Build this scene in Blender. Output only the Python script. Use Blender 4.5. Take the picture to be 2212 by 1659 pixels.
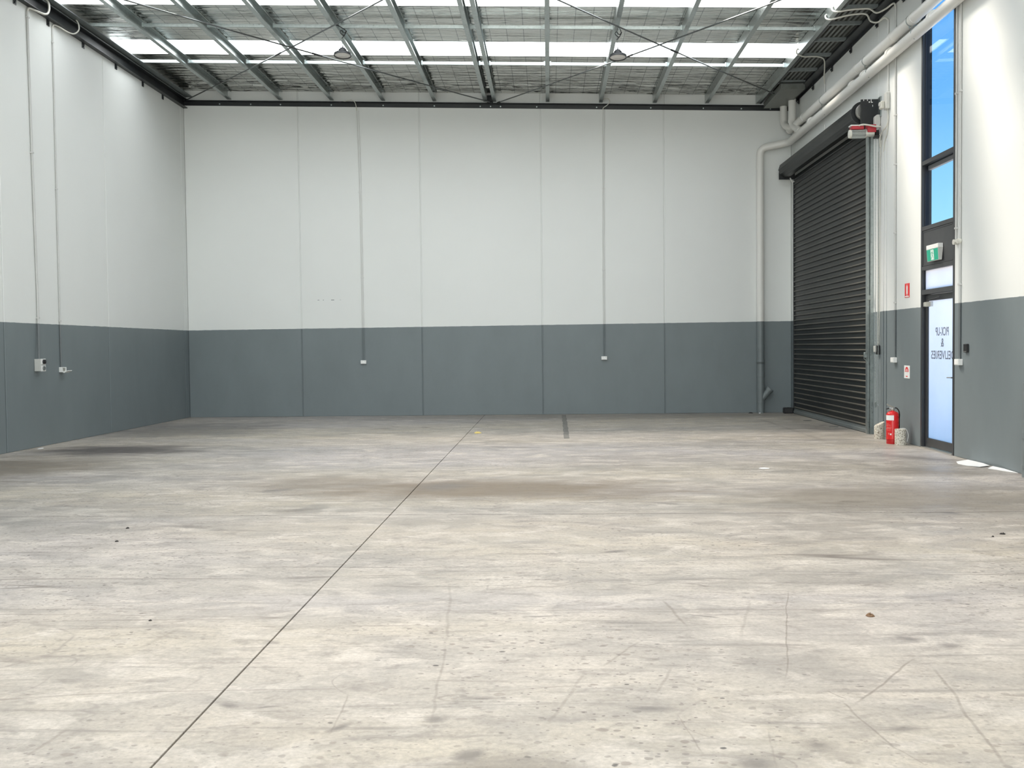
import bpy, math, random
from mathutils import Vector, Matrix

for o in list(bpy.data.objects):
    bpy.data.objects.remove(o)
scene = bpy.context.scene
COL = scene.collection
random.seed(7)

# ------------------------------------------------------------------ camera
cam_data = bpy.data.cameras.new('camera')
cam = bpy.data.objects.new('camera', cam_data)
COL.objects.link(cam)
YAW, PITCH, ROLL, FPX = 0.03593, -0.03505, -0.01073, 2244.25
_f = Vector((-math.sin(YAW)*math.cos(PITCH), math.cos(YAW)*math.cos(PITCH), math.sin(PITCH)))
_r0 = Vector((math.cos(YAW), math.sin(YAW), 0.0)); _u0 = _r0.cross(_f)
_r = _r0*math.cos(ROLL) + _u0*math.sin(ROLL)
_u = -_r0*math.sin(ROLL) + _u0*math.cos(ROLL)
cam.matrix_world = Matrix(((_r.x, _u.x, -_f.x, 0.0), (_r.y, _u.y, -_f.y, 0.0), (_r.z, _u.z, -_f.z, 1.5), (0, 0, 0, 1)))
cam_data.sensor_fit = 'HORIZONTAL'; cam_data.sensor_width = 36.0
cam_data.lens = 36.0*FPX/2212.0
cam_data.clip_start = 0.05; cam_data.clip_end = 400
scene.camera = cam

# ------------------------------------------------------------------ exposure, world, lights
scene.view_settings.view_transform = 'Standard'
scene.view_settings.look = 'None'
scene.view_settings.gamma = 1.0
scene.view_settings.use_curve_mapping = False
scene.view_settings.exposure = 0.90
SKYLIGHT_STRENGTH = 4.6
SKYLIGHT_COLOR = (0.97, 0.985, 0.955, 1)

world = bpy.data.worlds.new('sky'); scene.world = world
world.use_nodes = True
wn, wl = world.node_tree.nodes, world.node_tree.links
wn.clear()
w_out = wn.new('ShaderNodeOutputWorld'); w_bg = wn.new('ShaderNodeBackground')
w_tc = wn.new('ShaderNodeTexCoord'); w_sep = wn.new('ShaderNodeSeparateXYZ'); w_rmp = wn.new('ShaderNodeValToRGB')
wl.new(w_tc.outputs['Generated'], w_sep.inputs[0]); wl.new(w_sep.outputs['Z'], w_rmp.inputs['Fac'])
wl.new(w_rmp.outputs['Color'], w_bg.inputs['Color']); wl.new(w_bg.outputs[0], w_out.inputs['Surface'])
cr = w_rmp.color_ramp
cr.elements[0].position = 0.0; cr.elements[0].color = (0.42, 0.62, 0.66, 1)
cr.elements[1].position = 1.0; cr.elements[1].color = (0.20, 0.28, 0.46, 1)
for p, c in ((0.09, (0.27, 0.56, 0.66, 1)), (0.20, (0.13, 0.37, 0.66, 1)), (0.34, (0.09, 0.28, 0.62, 1))):
    e = cr.elements.new(p); e.color = c
w_bg.inputs['Strength'].default_value = 1.9

def area_light(name, loc, rot, sx, sy, power, color):
    l = bpy.data.lights.new(name, 'AREA'); l.shape = 'RECTANGLE'; l.size = sx; l.size_y = sy
    l.energy = power; l.color = color
    o = bpy.data.objects.new(name, l); COL.objects.link(o); o.location = loc; o.rotation_euler = rot
    return o
# sun from behind the back-left corner, softened by the skylight sheets it shines through
sun = bpy.data.lights.new('sun', 'SUN'); sun.energy = 12.5; sun.angle = math.radians(20); sun.color = (1.0, 0.90, 0.78)
sun_o = bpy.data.objects.new('sun', sun); COL.objects.link(sun_o)
sun_o.rotation_euler = Vector((0.52, -0.36, -0.80)).to_track_quat('-Z', 'Y').to_euler()
# daylight through the open roller door in the front wall behind the camera
area_light('front_doorway_daylight', (-1.0, -6.9, 2.6), (math.radians(82), 0, 0), 8.5, 4.8, 420, (1.0, 0.95, 0.87))

# ------------------------------------------------------------------ room constants (metres)
XL, XR, YB, YF = -8.127, 5.36, 23.18, -7.0
FALL = 0.027                              # the roof falls gently to the box gutter on the right
def z_purlin(x): return 6.905 - FALL*x    # underside of purlins

# ------------------------------------------------------------------ materials
def new_mat(name):
    m = bpy.data.materials.new(name); m.use_nodes = True
    n, l = m.node_tree.nodes, m.node_tree.links
    n.clear()
    out = n.new('ShaderNodeOutputMaterial'); b = n.new('ShaderNodeBsdfPrincipled')
    l.new(b.outputs[0], out.inputs['Surface'])
    return m, n, l, b, out

def N(n, t, **kw):
    x = n.new(t)
    for k, v in kw.items(): setattr(x, k, v)
    return x

def noise(n, l, vec, scale, detail=4, rough=0.55, dist=0.0):
    x = n.new('ShaderNodeTexNoise'); x.inputs['Scale'].default_value = scale
    x.inputs['Detail'].default_value = detail; x.inputs['Roughness'].default_value = rough
    x.inputs['Distortion'].default_value = dist
    if vec is not None: l.new(vec, x.inputs['Vector'])
    return x.outputs['Fac']

def mapping(n, l, vec, scale=(1, 1, 1), rot=(0, 0, 0), loc=(0, 0, 0)):
    x = n.new('ShaderNodeMapping'); x.inputs['Scale'].default_value = scale
    x.inputs['Rotation'].default_value = rot; x.inputs['Location'].default_value = loc
    l.new(vec, x.inputs['Vector']); return x.outputs[0]

def mrange(n, l, val, a, b, c=0.0, d=1.0, smooth=False):
    x = n.new('ShaderNodeMapRange'); x.inputs['From Min'].default_value = a; x.inputs['From Max'].default_value = b
    x.inputs['To Min'].default_value = c; x.inputs['To Max'].default_value = d
    if smooth: x.interpolation_type = 'SMOOTHSTEP'
    l.new(val, x.inputs['Value']); return x.outputs['Result']

def math_n(n, l, op, a, b=None, clamp=False):
    x = n.new('ShaderNodeMath'); x.operation = op; x.use_clamp = clamp
    for i, v in enumerate((a, b)):
        if v is None: continue
        if isinstance(v, (int, float)): x.inputs[i].default_value = v
        else: l.new(v, x.inputs[i])
    return x.outputs[0]

def mixc(n, l, fac, a, b, blend='MIX'):
    x = n.new('ShaderNodeMix'); x.data_type = 'RGBA'; x.blend_type = blend
    for i, v in ((0, fac), (6, a), (7, b)):
        if isinstance(v, (int, float)): x.inputs[i].default_value = v
        elif isinstance(v, tuple): x.inputs[i].default_value = v if len(v) == 4 else v + (1,)
        else: l.new(v, x.inputs[i])
    return x.outputs[2]

def bump(n, l, b, h, strength=0.2, dist=0.01):
    x = n.new('ShaderNodeBump'); x.inputs['Strength'].default_value = strength; x.inputs['Distance'].default_value = dist
    l.new(h, x.inputs['Height']); l.new(x.outputs[0], b.inputs['Normal'])

def simple(name, col, rough=0.5, metal=0.0, var=0.06, scale=8.0, spec=0.5, bmp=0.0):
    """plain colour broken up by a little procedural wear"""
    m, n, l, b, out = new_mat(name)
    geo = N(n, 'ShaderNodeNewGeometry')
    f = noise(n, l, geo.outputs['Position'], scale, 5, 0.6)
    c0 = tuple(max(0, c*(1-var)) for c in col); c1 = tuple(min(1, c*(1+var)) for c in col)
    l.new(mixc(n, l, mrange(n, l, f, 0.3, 0.7), c0, c1), b.inputs['Base Color'])
    l.new(mrange(n, l, f, 0.3, 0.7, rough*0.9, min(1, rough*1.1)), b.inputs['Roughness'])
    b.inputs['Metallic'].default_value = metal
    b.inputs['Specular IOR Level'].default_value = spec
    if bmp: bump(n, l, b, f, bmp, 0.004)
    return m

UPPER_PAINT = (0.77, 0.785, 0.765); LOWER_PAINT = (0.175, 0.205, 0.215)
def two_tone(name, rough=0.5, tint=1.0, fine=True, upper=UPPER_PAINT, lower=LOWER_PAINT):
    """white paint above a slightly sloping line about 2 m up, grey paint below"""
    m, n, l, b, out = new_mat(name)
    geo = N(n, 'ShaderNodeNewGeometry'); sep = N(n, 'ShaderNodeSeparateXYZ')
    l.new(geo.outputs['Position'], sep.inputs[0])
    wob = noise(n, l, mapping(n, l, geo.outputs['Position'], (3, 3, 0.2)), 2.0, 2)
    line = math_n(n, l, 'ADD', math_n(n, l, 'MULTIPLY', sep.outputs['X'], 0.00419), math_n(n, l, 'ADD', math_n(n, l, 'MULTIPLY', wob, 0.012), 1.9905))
    d = math_n(n, l, 'SUBTRACT', sep.outputs['Z'], line)
    fac = mrange(n, l, d, -0.002, 0.002)
    big = noise(n, l, geo.outputs['Position'], 0.5, 4, 0.6)
    up = mixc(n, l, mrange(n, l, big, 0.3, 0.7), tuple(c*0.97 for c in upper), upper)
    lo_f = noise(n, l, mapping(n, l, geo.outputs['Position'], (1, 1, 0.5)), 1.3, 6, 0.65)
    lo = mixc(n, l, mrange(n, l, lo_f, 0.3, 0.75), tuple(c*0.93 for c in lower), tuple(c*1.06 for c in lower))
    # scuffs on the lower paint
    sc = noise(n, l, mapping(n, l, geo.outputs['Position'], (9, 9, 14)), 1.0, 3, 0.7)
    scm = mrange(n, l, sc, 0.74, 0.80)
    lo = mixc(n, l, math_n(n, l, 'MULTIPLY', scm, 0.35), lo, tuple(c*0.5 for c in lower))
    l.new(mixc(n, l, fac, lo, up), b.inputs['Base Color'])
    b.inputs['Roughness'].default_value = rough
    b.inputs['Specular IOR Level'].default_value = 0.5
    if fine:
        bump(n, l, b, noise(n, l, geo.outputs['Position'], 60, 3, 0.6), 0.06, 0.002)
    return m

M = {}
M['wall'] = two_tone('painted_precast_concrete')
M['pipe'] = two_tone('painted_pipe', 0.4, fine=False, upper=(0.80, 0.79, 0.75), lower=(0.17, 0.195, 0.20))
M['conduit'] = two_tone('painted_conduit', 0.42, fine=False, upper=(0.56, 0.56, 0.545), lower=(0.15, 0.165, 0.17))
M['conduit_flush'] = two_tone('conduit_in_wall_paint', 0.5, fine=False, upper=(0.72, 0.72, 0.70))
M['black_steel'] = simple('black_painted_steel', (0.010, 0.012, 0.014), 0.42, 0, 0.2, 3)
M['door_steel'] = simple('charcoal_roller_curtain', (0.011, 0.013, 0.014), 0.34, 0.0, 0.3, 0.7, 0.18)
def highlit_slats():
    # charcoal paint; rib highlights painted as a pale dust tone on upward ledges
    m, n, l, b, out = new_mat('highlit_charcoal_slats')
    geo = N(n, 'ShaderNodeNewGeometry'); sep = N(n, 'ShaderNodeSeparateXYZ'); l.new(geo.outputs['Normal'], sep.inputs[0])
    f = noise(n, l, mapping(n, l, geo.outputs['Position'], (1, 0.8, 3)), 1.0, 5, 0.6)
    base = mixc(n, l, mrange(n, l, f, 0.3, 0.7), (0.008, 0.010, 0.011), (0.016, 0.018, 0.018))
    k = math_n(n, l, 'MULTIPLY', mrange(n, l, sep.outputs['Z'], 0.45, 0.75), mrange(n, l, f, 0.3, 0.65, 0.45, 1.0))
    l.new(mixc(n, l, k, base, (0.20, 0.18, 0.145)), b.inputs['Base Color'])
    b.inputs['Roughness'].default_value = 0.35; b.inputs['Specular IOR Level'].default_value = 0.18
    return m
M['slat'] = highlit_slats()
M['frame'] = simple('dark_aluminium_frame', (0.045, 0.047, 0.050), 0.4, 0.15, 0.1, 4)
M['frame_black'] = simple('black_recess', (0.010, 0.011, 0.018), 0.5, 0, 0.1, 4)
M['galv'] = simple('galvanised_steel', (0.40, 0.44, 0.435), 0.30, 0.9, 0.14, 22)
M['galv_matt'] = simple('dull_galvanised_steel', (0.24, 0.265, 0.265), 0.45, 0.55, 0.12, 18)
M['gutter'] = simple('gutter_sheet_steel', (0.20, 0.21, 0.195), 0.45, 0.5, 0.14, 6)
M['rod'] = simple('dark_zinc_rod', (0.17, 0.18, 0.18), 0.32, 0.8, 0.12, 18)
M['silver'] = simple('brushed_silver', (0.55, 0.54, 0.50), 0.35, 0.8, 0.06, 30)
M['alloy'] = simple('cast_alloy', (0.34, 0.36, 0.35), 0.35, 0.8, 0.08, 30)
M['white_plastic'] = simple('white_plastic', (0.80, 0.80, 0.78), 0.35, 0, 0.03, 20)
M['grey_plastic'] = simple('light_grey_plastic', (0.56, 0.56, 0.53), 0.45, 0, 0.04, 20)
M['cream_plastic'] = simple('cream_conduit', (0.62, 0.61, 0.55), 0.45, 0, 0.04, 20)
M['black_plastic'] = simple('black_plastic', (0.012, 0.012, 0.013), 0.45, 0, 0.1, 20)
M['red_motor'] = simple('red_enamel', (0.42, 0.022, 0.035), 0.35, 0, 0.08, 20)
M['red'] = simple('extinguisher_red', (0.70, 0.016, 0.018), 0.28, 0, 0.05, 10)
M['red_dark'] = simple('extinguisher_base_red', (0.50, 0.012, 0.014), 0.35, 0, 0.05, 10)
M['sign_red'] = simple('sign_red', (0.78, 0.03, 0.03), 0.45, 0, 0.02, 20)
M['sign_white'] = simple('sign_white', (0.86, 0.86, 0.84), 0.45, 0, 0.02, 20)
M['faint_print'] = simple('pale_red_print', (0.80, 0.22, 0.20), 0.45, 0, 0.02, 20)
M['letter'] = simple('blue_grey_lettering', (0.14, 0.145, 0.16), 0.5, 0, 0.02, 20)
M['filler'] = simple('dark_joint_filler', (0.030, 0.028, 0.026), 0.9, 0, 0.3, 30)
M['soffit'] = simple('lit_pale_render', (0.85, 0.78, 0.70), 0.7, 0, 0.03, 8)
M['pebble'] = simple('dark_grit', (0.03, 0.027, 0.025), 0.8, 0, 0.3, 40)
M['yellow'] = simple('yellow_wrapper', (0.78, 0.62, 0.20), 0.5, 0, 0.15, 60)
M['paper'] = simple('white_scrap', (0.85, 0.86, 0.86), 0.6, 0, 0.03, 30)
M['leaf'] = simple('dry_brown_leaf', (0.17, 0.10, 0.055), 0.8, 0, 0.4, 70, bmp=0.3)
M['lens'] = simple('lamp_diffuser', (0.78, 0.76, 0.73), 0.25, 0, 0.08, 12)
M['sealant'] = simple('grey_crack_sealant', (0.17, 0.165, 0.15), 0.7, 0, 0.35, 12)
M['ground'] = simple('outside_paving', (0.66, 0.63, 0.58), 0.8, 0, 0.1, 2)

def emissive_green():
    m, n, l, b, out = new_mat('backlit_green')
    b.inputs['Base Color'].default_value = (0.0, 0.25, 0.15, 1); b.inputs['Roughness'].default_value = 0.35
    b.inputs['Emission Color'].default_value = (0.0, 0.30, 0.18, 1); b.inputs['Emission Strength'].default_value = 0.25
    return m
M['green'] = emissive_green()

def skylight_mat():
    m, n, l, b, out = new_mat('translucent_skylight')
    n.remove(b)
    e = N(n, 'ShaderNodeEmission'); e.inputs['Strength'].default_value = SKYLIGHT_STRENGTH
    e.inputs['Color'].default_value = SKYLIGHT_COLOR
    t = N(n, 'ShaderNodeBsdfTransparent'); mx = N(n, 'ShaderNodeMixShader'); mx.inputs[0].default_value = 0.38
    l.new(e.outputs[0], mx.inputs[1]); l.new(t.outputs[0], mx.inputs[2]); l.new(mx.outputs[0], out.inputs['Surface'])
    return m
M['skylight'] = skylight_mat()

def frosted():
    m, n, l, b, out = new_mat('frosted_glass')
    n.remove(b)
    geo = N(n, 'ShaderNodeNewGeometry')
    f = noise(n, l, geo.outputs['Position'], 1.2, 4)
    t = N(n, 'ShaderNodeBsdfTranslucent')
    l.new(mixc(n, l, mrange(n, l, f, 0.3, 0.7), (0.86, 0.81, 0.80), (0.93, 0.87, 0.85)), t.inputs['Color'])
    g = N(n, 'ShaderNodeBsdfGlossy'); g.inputs['Roughness'].default_value = 0.25
    mx = N(n, 'ShaderNodeMixShader'); mx.inputs[0].default_value = 0.05
    l.new(t.outputs[0], mx.inputs[1]); l.new(g.outputs[0], mx.inputs[2]); l.new(mx.outputs[0], out.inputs['Surface'])
    return m
M['frosted'] = frosted()

def tinted():
    m, n, l, b, out = new_mat('tinted_window_glass')
    n.remove(b)
    t = N(n, 'ShaderNodeBsdfTransparent'); t.inputs['Color'].default_value = (0.66, 0.68, 0.71, 1)
    g = N(n, 'ShaderNodeBsdfGlossy'); g.inputs['Roughness'].default_value = 0.01
    lw = N(n, 'ShaderNodeLayerWeight'); lw.inputs['Blend'].default_value = 0.5
    pw = math_n(n, l, 'POWER', lw.outputs['Facing'], 4.0)
    mx = N(n, 'ShaderNodeMixShader')
    l.new(math_n(n, l, 'MULTIPLY', pw, 0.35), mx.inputs[0]); l.new(t.outputs[0], mx.inputs[1]); l.new(g.outputs[0], mx.inputs[2])
    l.new(mx.outputs[0], out.inputs['Surface'])
    return m
M['glass'] = tinted()

def foil():
    m, n, l, b, out = new_mat('foil_insulation')
    geo = N(n, 'ShaderNodeNewGeometry'); sep = N(n, 'ShaderNodeSeparateXYZ'); l.new(geo.outputs['Position'], sep.inputs[0])
    # safety-mesh wires pressed against the foil
    def wires(o, period, width):
        a = math_n(n, l, 'PINGPONG', math_n(n, l, 'ADD', o, 40.0), period/2)
        return mrange(n, l, a, width*0.5, width, 1, 0)
    wx = wires(sep.outputs['X'], 0.30, 0.008); wy = wires(sep.outputs['Y'], 0.15, 0.007)
    w = math_n(n, l, 'MAXIMUM', wx, math_n(n, l, 'MULTIPLY', wy, 0.7))
    col = mixc(n, l, math_n(n, l, 'MULTIPLY', w, 0.8), (0.60, 0.60, 0.575), (0.16, 0.17, 0.17))
    l.new(col, b.inputs['Base Color'])
    b.inputs['Metallic'].default_value = 1.0; b.inputs['Roughness'].default_value = 0.16
    wr = noise(n, l, mapping(n, l, geo.outputs['Position'], (0.32, 3.2, 1.0)), 1.5, 3, 0.5, 0.5)
    fine = noise(n, l, mapping(n, l, geo.outputs['Position'], (0.8, 8.0, 1.0)), 2.5, 2, 0.5, 0.3)
    h = math_n(n, l, 'ADD', wr, math_n(n, l, 'MULTIPLY', fine, 0.3))
    bump(n, l, b, h, 0.55, 0.06)
    return m
M['foil'] = foil()

def floor_mat():
    m, n, l, b, out = new_mat('worn_concrete_floor')
    geo = N(n, 'ShaderNodeNewGeometry'); P = geo.outputs['Position']
    # cream / lavender-grey drift: bands of skylight light painted into the floor colour
    t1 = noise(n, l, mapping(n, l, P, (0.10, 0.38, 1)), 1.0, 3, 0.5, 0.4)
    col = mixc(n, l, mrange(n, l, t1, 0.36, 0.62), (0.475, 0.465, 0.465), (0.555, 0.515, 0.42))
    # broad dirty zones
    t2 = noise(n, l, mapping(n, l, P, (0.16, 0.33, 1), (0, 0, 0.15), (3.1, 1.7, 0)), 1.0, 6, 0.62, 0.5)
    col = mixc(n, l, mrange(n, l, t2, 0.48, 0.70, 0, 0.62), col, (0.24, 0.21, 0.165))
    # trowel mottling, middle size
    t3 = noise(n, l, mapping(n, l, P, (1.2, 2.0, 1), (0, 0, 0.5)), 1.0, 8, 0.66, 0.8)
    col = mixc(n, l, mrange(n, l, t3, 0.34, 0.62, 0.62, 0.0), col, (0.27, 0.265, 0.25))
    t4 = noise(n, l, mapping(n, l, P, (2.5, 5.0, 1), (0, 0, -0.35), (7, 2, 0)), 1.6, 8, 0.7, 0.6)
    col = mixc(n, l, mrange(n, l, t4, 0.50, 0.68, 0.0, 0.66), col, (0.22, 0.205, 0.19))
    # pale laitance patches
    t5 = noise(n, l, mapping(n, l, P, (1.6, 2.6, 1), (0, 0, 0.9), (11, 5, 0)), 1.3, 6, 0.65, 0.7)
    col = mixc(n, l, mrange(n, l, t5, 0.50, 0.66, 0.0, 0.75), col, (0.64, 0.61, 0.55))
    # long smears
    t6 = noise(n, l, mapping(n, l, P, (0.5, 7.0, 1), (0, 0, 0.12), (2, 9, 0)), 1.4, 5, 0.65, 0.5)
    col = mixc(n, l, mrange(n, l, t6, 0.56, 0.70, 0.0, 0.62), col, (0.20, 0.19, 0.175))
    # fine grain
    t7 = noise(n, l, P, 38, 5, 0.7)
    col = mixc(n, l, mrange(n, l, t7, 0.34, 0.66, 0.42, 0.0), col, (0.20, 0.19, 0.17))
    # drip spots: irregular blobs
    def spots(scale, r0, r1, keep, rot, amount, c):
        nonlocal col
        warp = N(n, 'ShaderNodeTexNoise'); warp.inputs['Scale'].default_value = scale*2.2; warp.inputs['Detail'].default_value = 3
        l.new(P, warp.inputs['Vector'])
        add = N(n, 'ShaderNodeVectorMath', operation='MULTIPLY_ADD')
        l.new(warp.outputs['Color'], add.inputs[0]); add.inputs[1].default_value = (0.22/scale,)*3
        l.new(P, add.inputs[2])
        v = N(n, 'ShaderNodeTexVoronoi', feature='F1'); v.voronoi_dimensions = '2D'
        v.inputs['Scale'].default_value = scale; v.inputs['Randomness'].default_value = 1.0
        l.new(mapping(n, l, add.outputs[0], (1, 1.25, 1), (0, 0, rot)), v.inputs['Vector'])
        d = v.outputs['Distance']; cc = N(n, 'ShaderNodeSeparateColor'); l.new(v.outputs['Color'], cc.inputs[0])
        rad = mrange(n, l, cc.outputs['Green'], 0, 1, r0, r1)
        inside = mrange(n, l, math_n(n, l, 'SUBTRACT', d, rad), -0.02, 0.02, 1, 0)
        k = mrange(n, l, cc.outputs['Red'], keep-0.01, keep+0.01)
        dens = noise(n, l, P, 0.35, 3, 0.6)
        k = math_n(n, l, 'MULTIPLY', k, mrange(n, l, dens, 0.40, 0.56))
        f = math_n(n, l, 'MULTIPLY', math_n(n, l, 'MULTIPLY', inside, k), amount)
        col = mixc(n, l, f, col, c)
    t8 = noise(n, l, mapping(n, l, P, (7, 12, 1), (0, 0, 0.6)), 1.0, 6, 0.72, 0.4)
    col = mixc(n, l, mrange(n, l, t8, 0.55, 0.70, 0.0, 0.42), col, (0.21, 0.195, 0.175))
    # broad stains at their own places on the floor
    def stain(cx, cy, rx_, ry_, c, amount, seed):
        nonlocal col
        d = N(n, 'ShaderNodeVectorMath', operation='LENGTH')
        l.new(mapping(n, l, P, (1/rx_, 1/ry_, 0), (0, 0, 0), (-cx/rx_, -cy/ry_, 0)), d.inputs[0])
        nz = noise(n, l, mapping(n, l, P, (0.6, 1.6, 1), (0, 0, 0), (seed, 0, 0)), 1.5, 6, 0.65, 0.6)
        f = math_n(n, l, 'MULTIPLY', mrange(n, l, math_n(n, l, 'ADD', d.outputs['Value'], math_n(n, l, 'MULTIPLY', nz, 1.3)), 0.95, 1.75, 1, 0, True), amount)
        col = mixc(n, l, f, col, c)
    stain(-6.6, 15.6, 1.6, 1.0, (0.096, 0.088, 0.084), 1.00, 1)
    stain(-7.2, 13.2, 1.8, 2.0, (0.152, 0.132, 0.104), 0.81, 2)
    stain(-6.8, 19.5, 2.2, 2.2, (0.136, 0.136, 0.128), 0.68, 3)
    stain(-0.6, 11.0, 2.6, 1.0, (0.184, 0.152, 0.112), 0.94, 4)
    stain(-2.6, 11.6, 1.2, 0.8, (0.176, 0.152, 0.120), 0.61, 5)
    stain(3.3, 10.2, 2.2, 1.3, (0.200, 0.176, 0.140), 0.68, 6)
    stain(-0.2, 3.5, 0.5, 0.3, (0.144, 0.132, 0.116), 0.68, 10)
    stain(1.4, 22.5, 6.0, 1.2, (0.192, 0.180, 0.152), 0.47, 11)
    stain(4.3, 12.2, 0.8, 0.5, (0.192, 0.172, 0.140), 0.68, 12)
    # scratches and smears: (centre x, centre y, half length, half width, angle, strength)
    SCR = [(1.24, 5.49, 0.89, 0.006, -1.8, 0.7), (0.69, 5.84, 0.29, 0.012, -1.46, 0.6), (1.5, 4.65, 0.4, 0.008, 0.94, 0.7), (1.24, 4.1, 0.28, 0.007, -1.49, 0.6), (1.68, 4.25, 0.58, 0.01, -1.72, 0.6), (0.53, 4.0, 0.21, 0.005, -1.47, 0.5), (0.07, 4.42, 0.35, 0.012, 1.32, 0.45), (0.34, 5.04, 0.24, 0.01, 1.11, 0.5), (1.22, 4.44, 0.07, 0.006, -1.09, 0.5), (-0.59, 5.9, 0.67, 0.012, -1.49, 0.4), (-0.51, 4.65, 0.58, 0.009, -1.52, 0.45), (-0.88, 4.21, 0.24, 0.006, -1.53, 0.5), (-2.05, 5.32, 0.18, 0.02, -1.72, 0.35), (-1.95, 3.87, 0.14, 0.012, -1.71, 0.45), (1.06, 5.68, 0.4, 0.012, -1.82, 0.35), (0.5, 4.64, 0.2, 0.01, -1.85, 0.4), (1.28, 3.8, 0.14, 0.006, -1.2, 0.4), (3.29, 15.22, 0.89, 0.03, -0.7, 0.4), (4.26, 18.62, 2.57, 0.06, -1.57, 0.4), (0.82, 3.85, 0.19, 0.006, -1.7, 0.4)]
    SME = [(0.4, 4.27, 0.11, 0.03, -0.07), (0.99, 3.87, 0.07, 0.05, 0.08), (1.36, 4.04, 0.09, 0.03, 0.22), (1.82, 5.29, 0.07, 0.05, -0.4), (1.97, 5.16, 0.07, 0.05, -0.36), (0.74, 3.7, 0.08, 0.05, -0.04), (-1.2, 4.28, 0.06, 0.012, 0.24), (-1.37, 4.29, 0.05, 0.02, -0.35), (-1.17, 11.21, 0.41, 0.25, 0.93), (0.41, 5.61, 0.16, 0.015, -0.03), (0.86, 5.74, 0.09, 0.01, -0.39), (-0.05, 5.75, 0.11, 0.015, 0.09), (-2.36, 9.62, 0.24, 0.08, 0.39), (-3.08, 8.73, 0.23, 0.06, -0.28), (1.1, 9.9, 0.18, 0.05, -0.44), (3.53, 9.24, 0.11, 0.05, -0.95), (4.82, 13.71, 0.74, 0.2, -0.93), (-2.92, 10.98, 0.21, 0.1, 0.7), (-2.46, 5.08, 0.04, 0.01, 0.48), (-0.3, 4.39, 0.08, 0.015, 0.07), (0.47, 7.58, 0.12, 0.03, 0.51), (-0.47, 4.15, 0.05, 0.04, 1.02), (-0.31, 3.78, 0.07, 0.05, 0.74), (-0.85, 4.04, 0.08, 0.02, 0.97)]
    wn_ = N(n, 'ShaderNodeTexNoise'); wn_.inputs['Scale'].default_value = 3.0; wn_.inputs['Detail'].default_value = 3; l.new(P, wn_.inputs['Vector'])
    wa = N(n, 'ShaderNodeVectorMath', operation='MULTIPLY_ADD'); l.new(wn_.outputs['Color'], wa.inputs[0]); wa.inputs[1].default_value = (0.05,)*3
    sh = N(n, 'ShaderNodeVectorMath', operation='SUBTRACT'); l.new(P, sh.inputs[0]); sh.inputs[1].default_value = (0.025,)*3; l.new(sh.outputs[0], wa.inputs[2])
    def mark(cx, cy, hl, hw, ang, k, c, soft):
        nonlocal col
        mp = N(n, 'ShaderNodeMapping'); mp.vector_type = 'TEXTURE'
        mp.inputs['Location'].default_value = (cx, cy, 0); mp.inputs['Rotation'].default_value = (0, 0, ang); mp.inputs['Scale'].default_value = (hl, hw, 1)
        l.new(wa.outputs[0], mp.inputs['Vector'])
        if soft:
            sx = N(n, 'ShaderNodeVectorMath', operation='MULTIPLY'); l.new(mp.outputs[0], sx.inputs[0]); sx.inputs[1].default_value = (1, 1, 0)
            d = N(n, 'ShaderNodeVectorMath', operation='LENGTH'); l.new(sx.outputs[0], d.inputs[0])
            f = mrange(n, l, math_n(n, l, 'ADD', d.outputs['Value'], math_n(n, l, 'MULTIPLY', t8, 1.6)), 1.0, 1.8, k, 0)
        else:
            sp2 = N(n, 'ShaderNodeSeparateXYZ'); l.new(mp.outputs[0], sp2.inputs[0])
            fu = mrange(n, l, math_n(n, l, 'ABSOLUTE', sp2.outputs['X']), 0.75, 1.05, k, 0)
            fv = mrange(n, l, math_n(n, l, 'ABSOLUTE', sp2.outputs['Y']), 0.3, 1.0, 1, 0)
            f = math_n(n, l, 'MULTIPLY', math_n(n, l, 'MULTIPLY', fu, fv), mrange(n, l, t4, 0.35, 0.55, 0.5, 1.0))
        col = mixc(n, l, f, col, c)
    for a_ in SCR: mark(a_[0], a_[1], a_[2], a_[3], a_[4], a_[5], (0.20, 0.18, 0.155), False)
    for a_ in SME: mark(a_[0], a_[1], a_[2]*1.3, a_[3]*1.6, a_[4], 0.75, (0.15, 0.14, 0.13), True)
    spots(5.5, 0.04, 0.14, 0.70, 0.3, 0.62, (0.20, 0.175, 0.15))
    spots(11.0, 0.06, 0.20, 0.66, 1.1, 0.6, (0.17, 0.155, 0.14))
    spots(24.0, 0.05, 0.20, 0.80, 2.1, 0.65, (0.10, 0.09, 0.085))
    spots(7.0, 0.03, 0.10, 0.86, 0.8, 0.8, (0.035, 0.033, 0.032))
    # hair cracks and scratches: thin level sets of stretched noise
    def lines(sc, rot, loc, width, amount, c, lo, hi):
        nonlocal col
        a = noise(n, l, mapping(n, l, P, sc, (0, 0, rot), loc), 1.0, 2, 0.4, 0.25)
        d = math_n(n, l, 'ABSOLUTE', math_n(n, l, 'SUBTRACT', a, 0.5))
        f = mrange(n, l, d, 0.0, width, 1, 0)
        msk = noise(n, l, mapping(n, l, P, (0.7, 0.7, 1), (0, 0, 0), (loc[1], loc[0], 0)), 1.0, 4, 0.6)
        f = math_n(n, l, 'MULTIPLY', f, mrange(n, l, msk, lo, hi, 0, amount))
        col = mixc(n, l, f, col, c)
    lines((0.30, 2.4, 1), 0.9, (1, 4, 0), 0.004, 0.7, (0.20, 0.18, 0.16), 0.50, 0.62)
    lines((0.35, 2.8, 1), 2.3, (5, 2, 0), 0.004, 0.6, (0.22, 0.205, 0.19), 0.50, 0.62)
    lines((0.8, 0.8, 1), 0.2, (8, 3, 0), 0.0035, 0.6, (0.24, 0.22, 0.20), 0.50, 0.60)
    lines((0.10, 1.5, 1), 0.45, (9, 1, 0), 0.0045, 0.9, (0.19, 0.17, 0.15), 0.44, 0.56)
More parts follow.
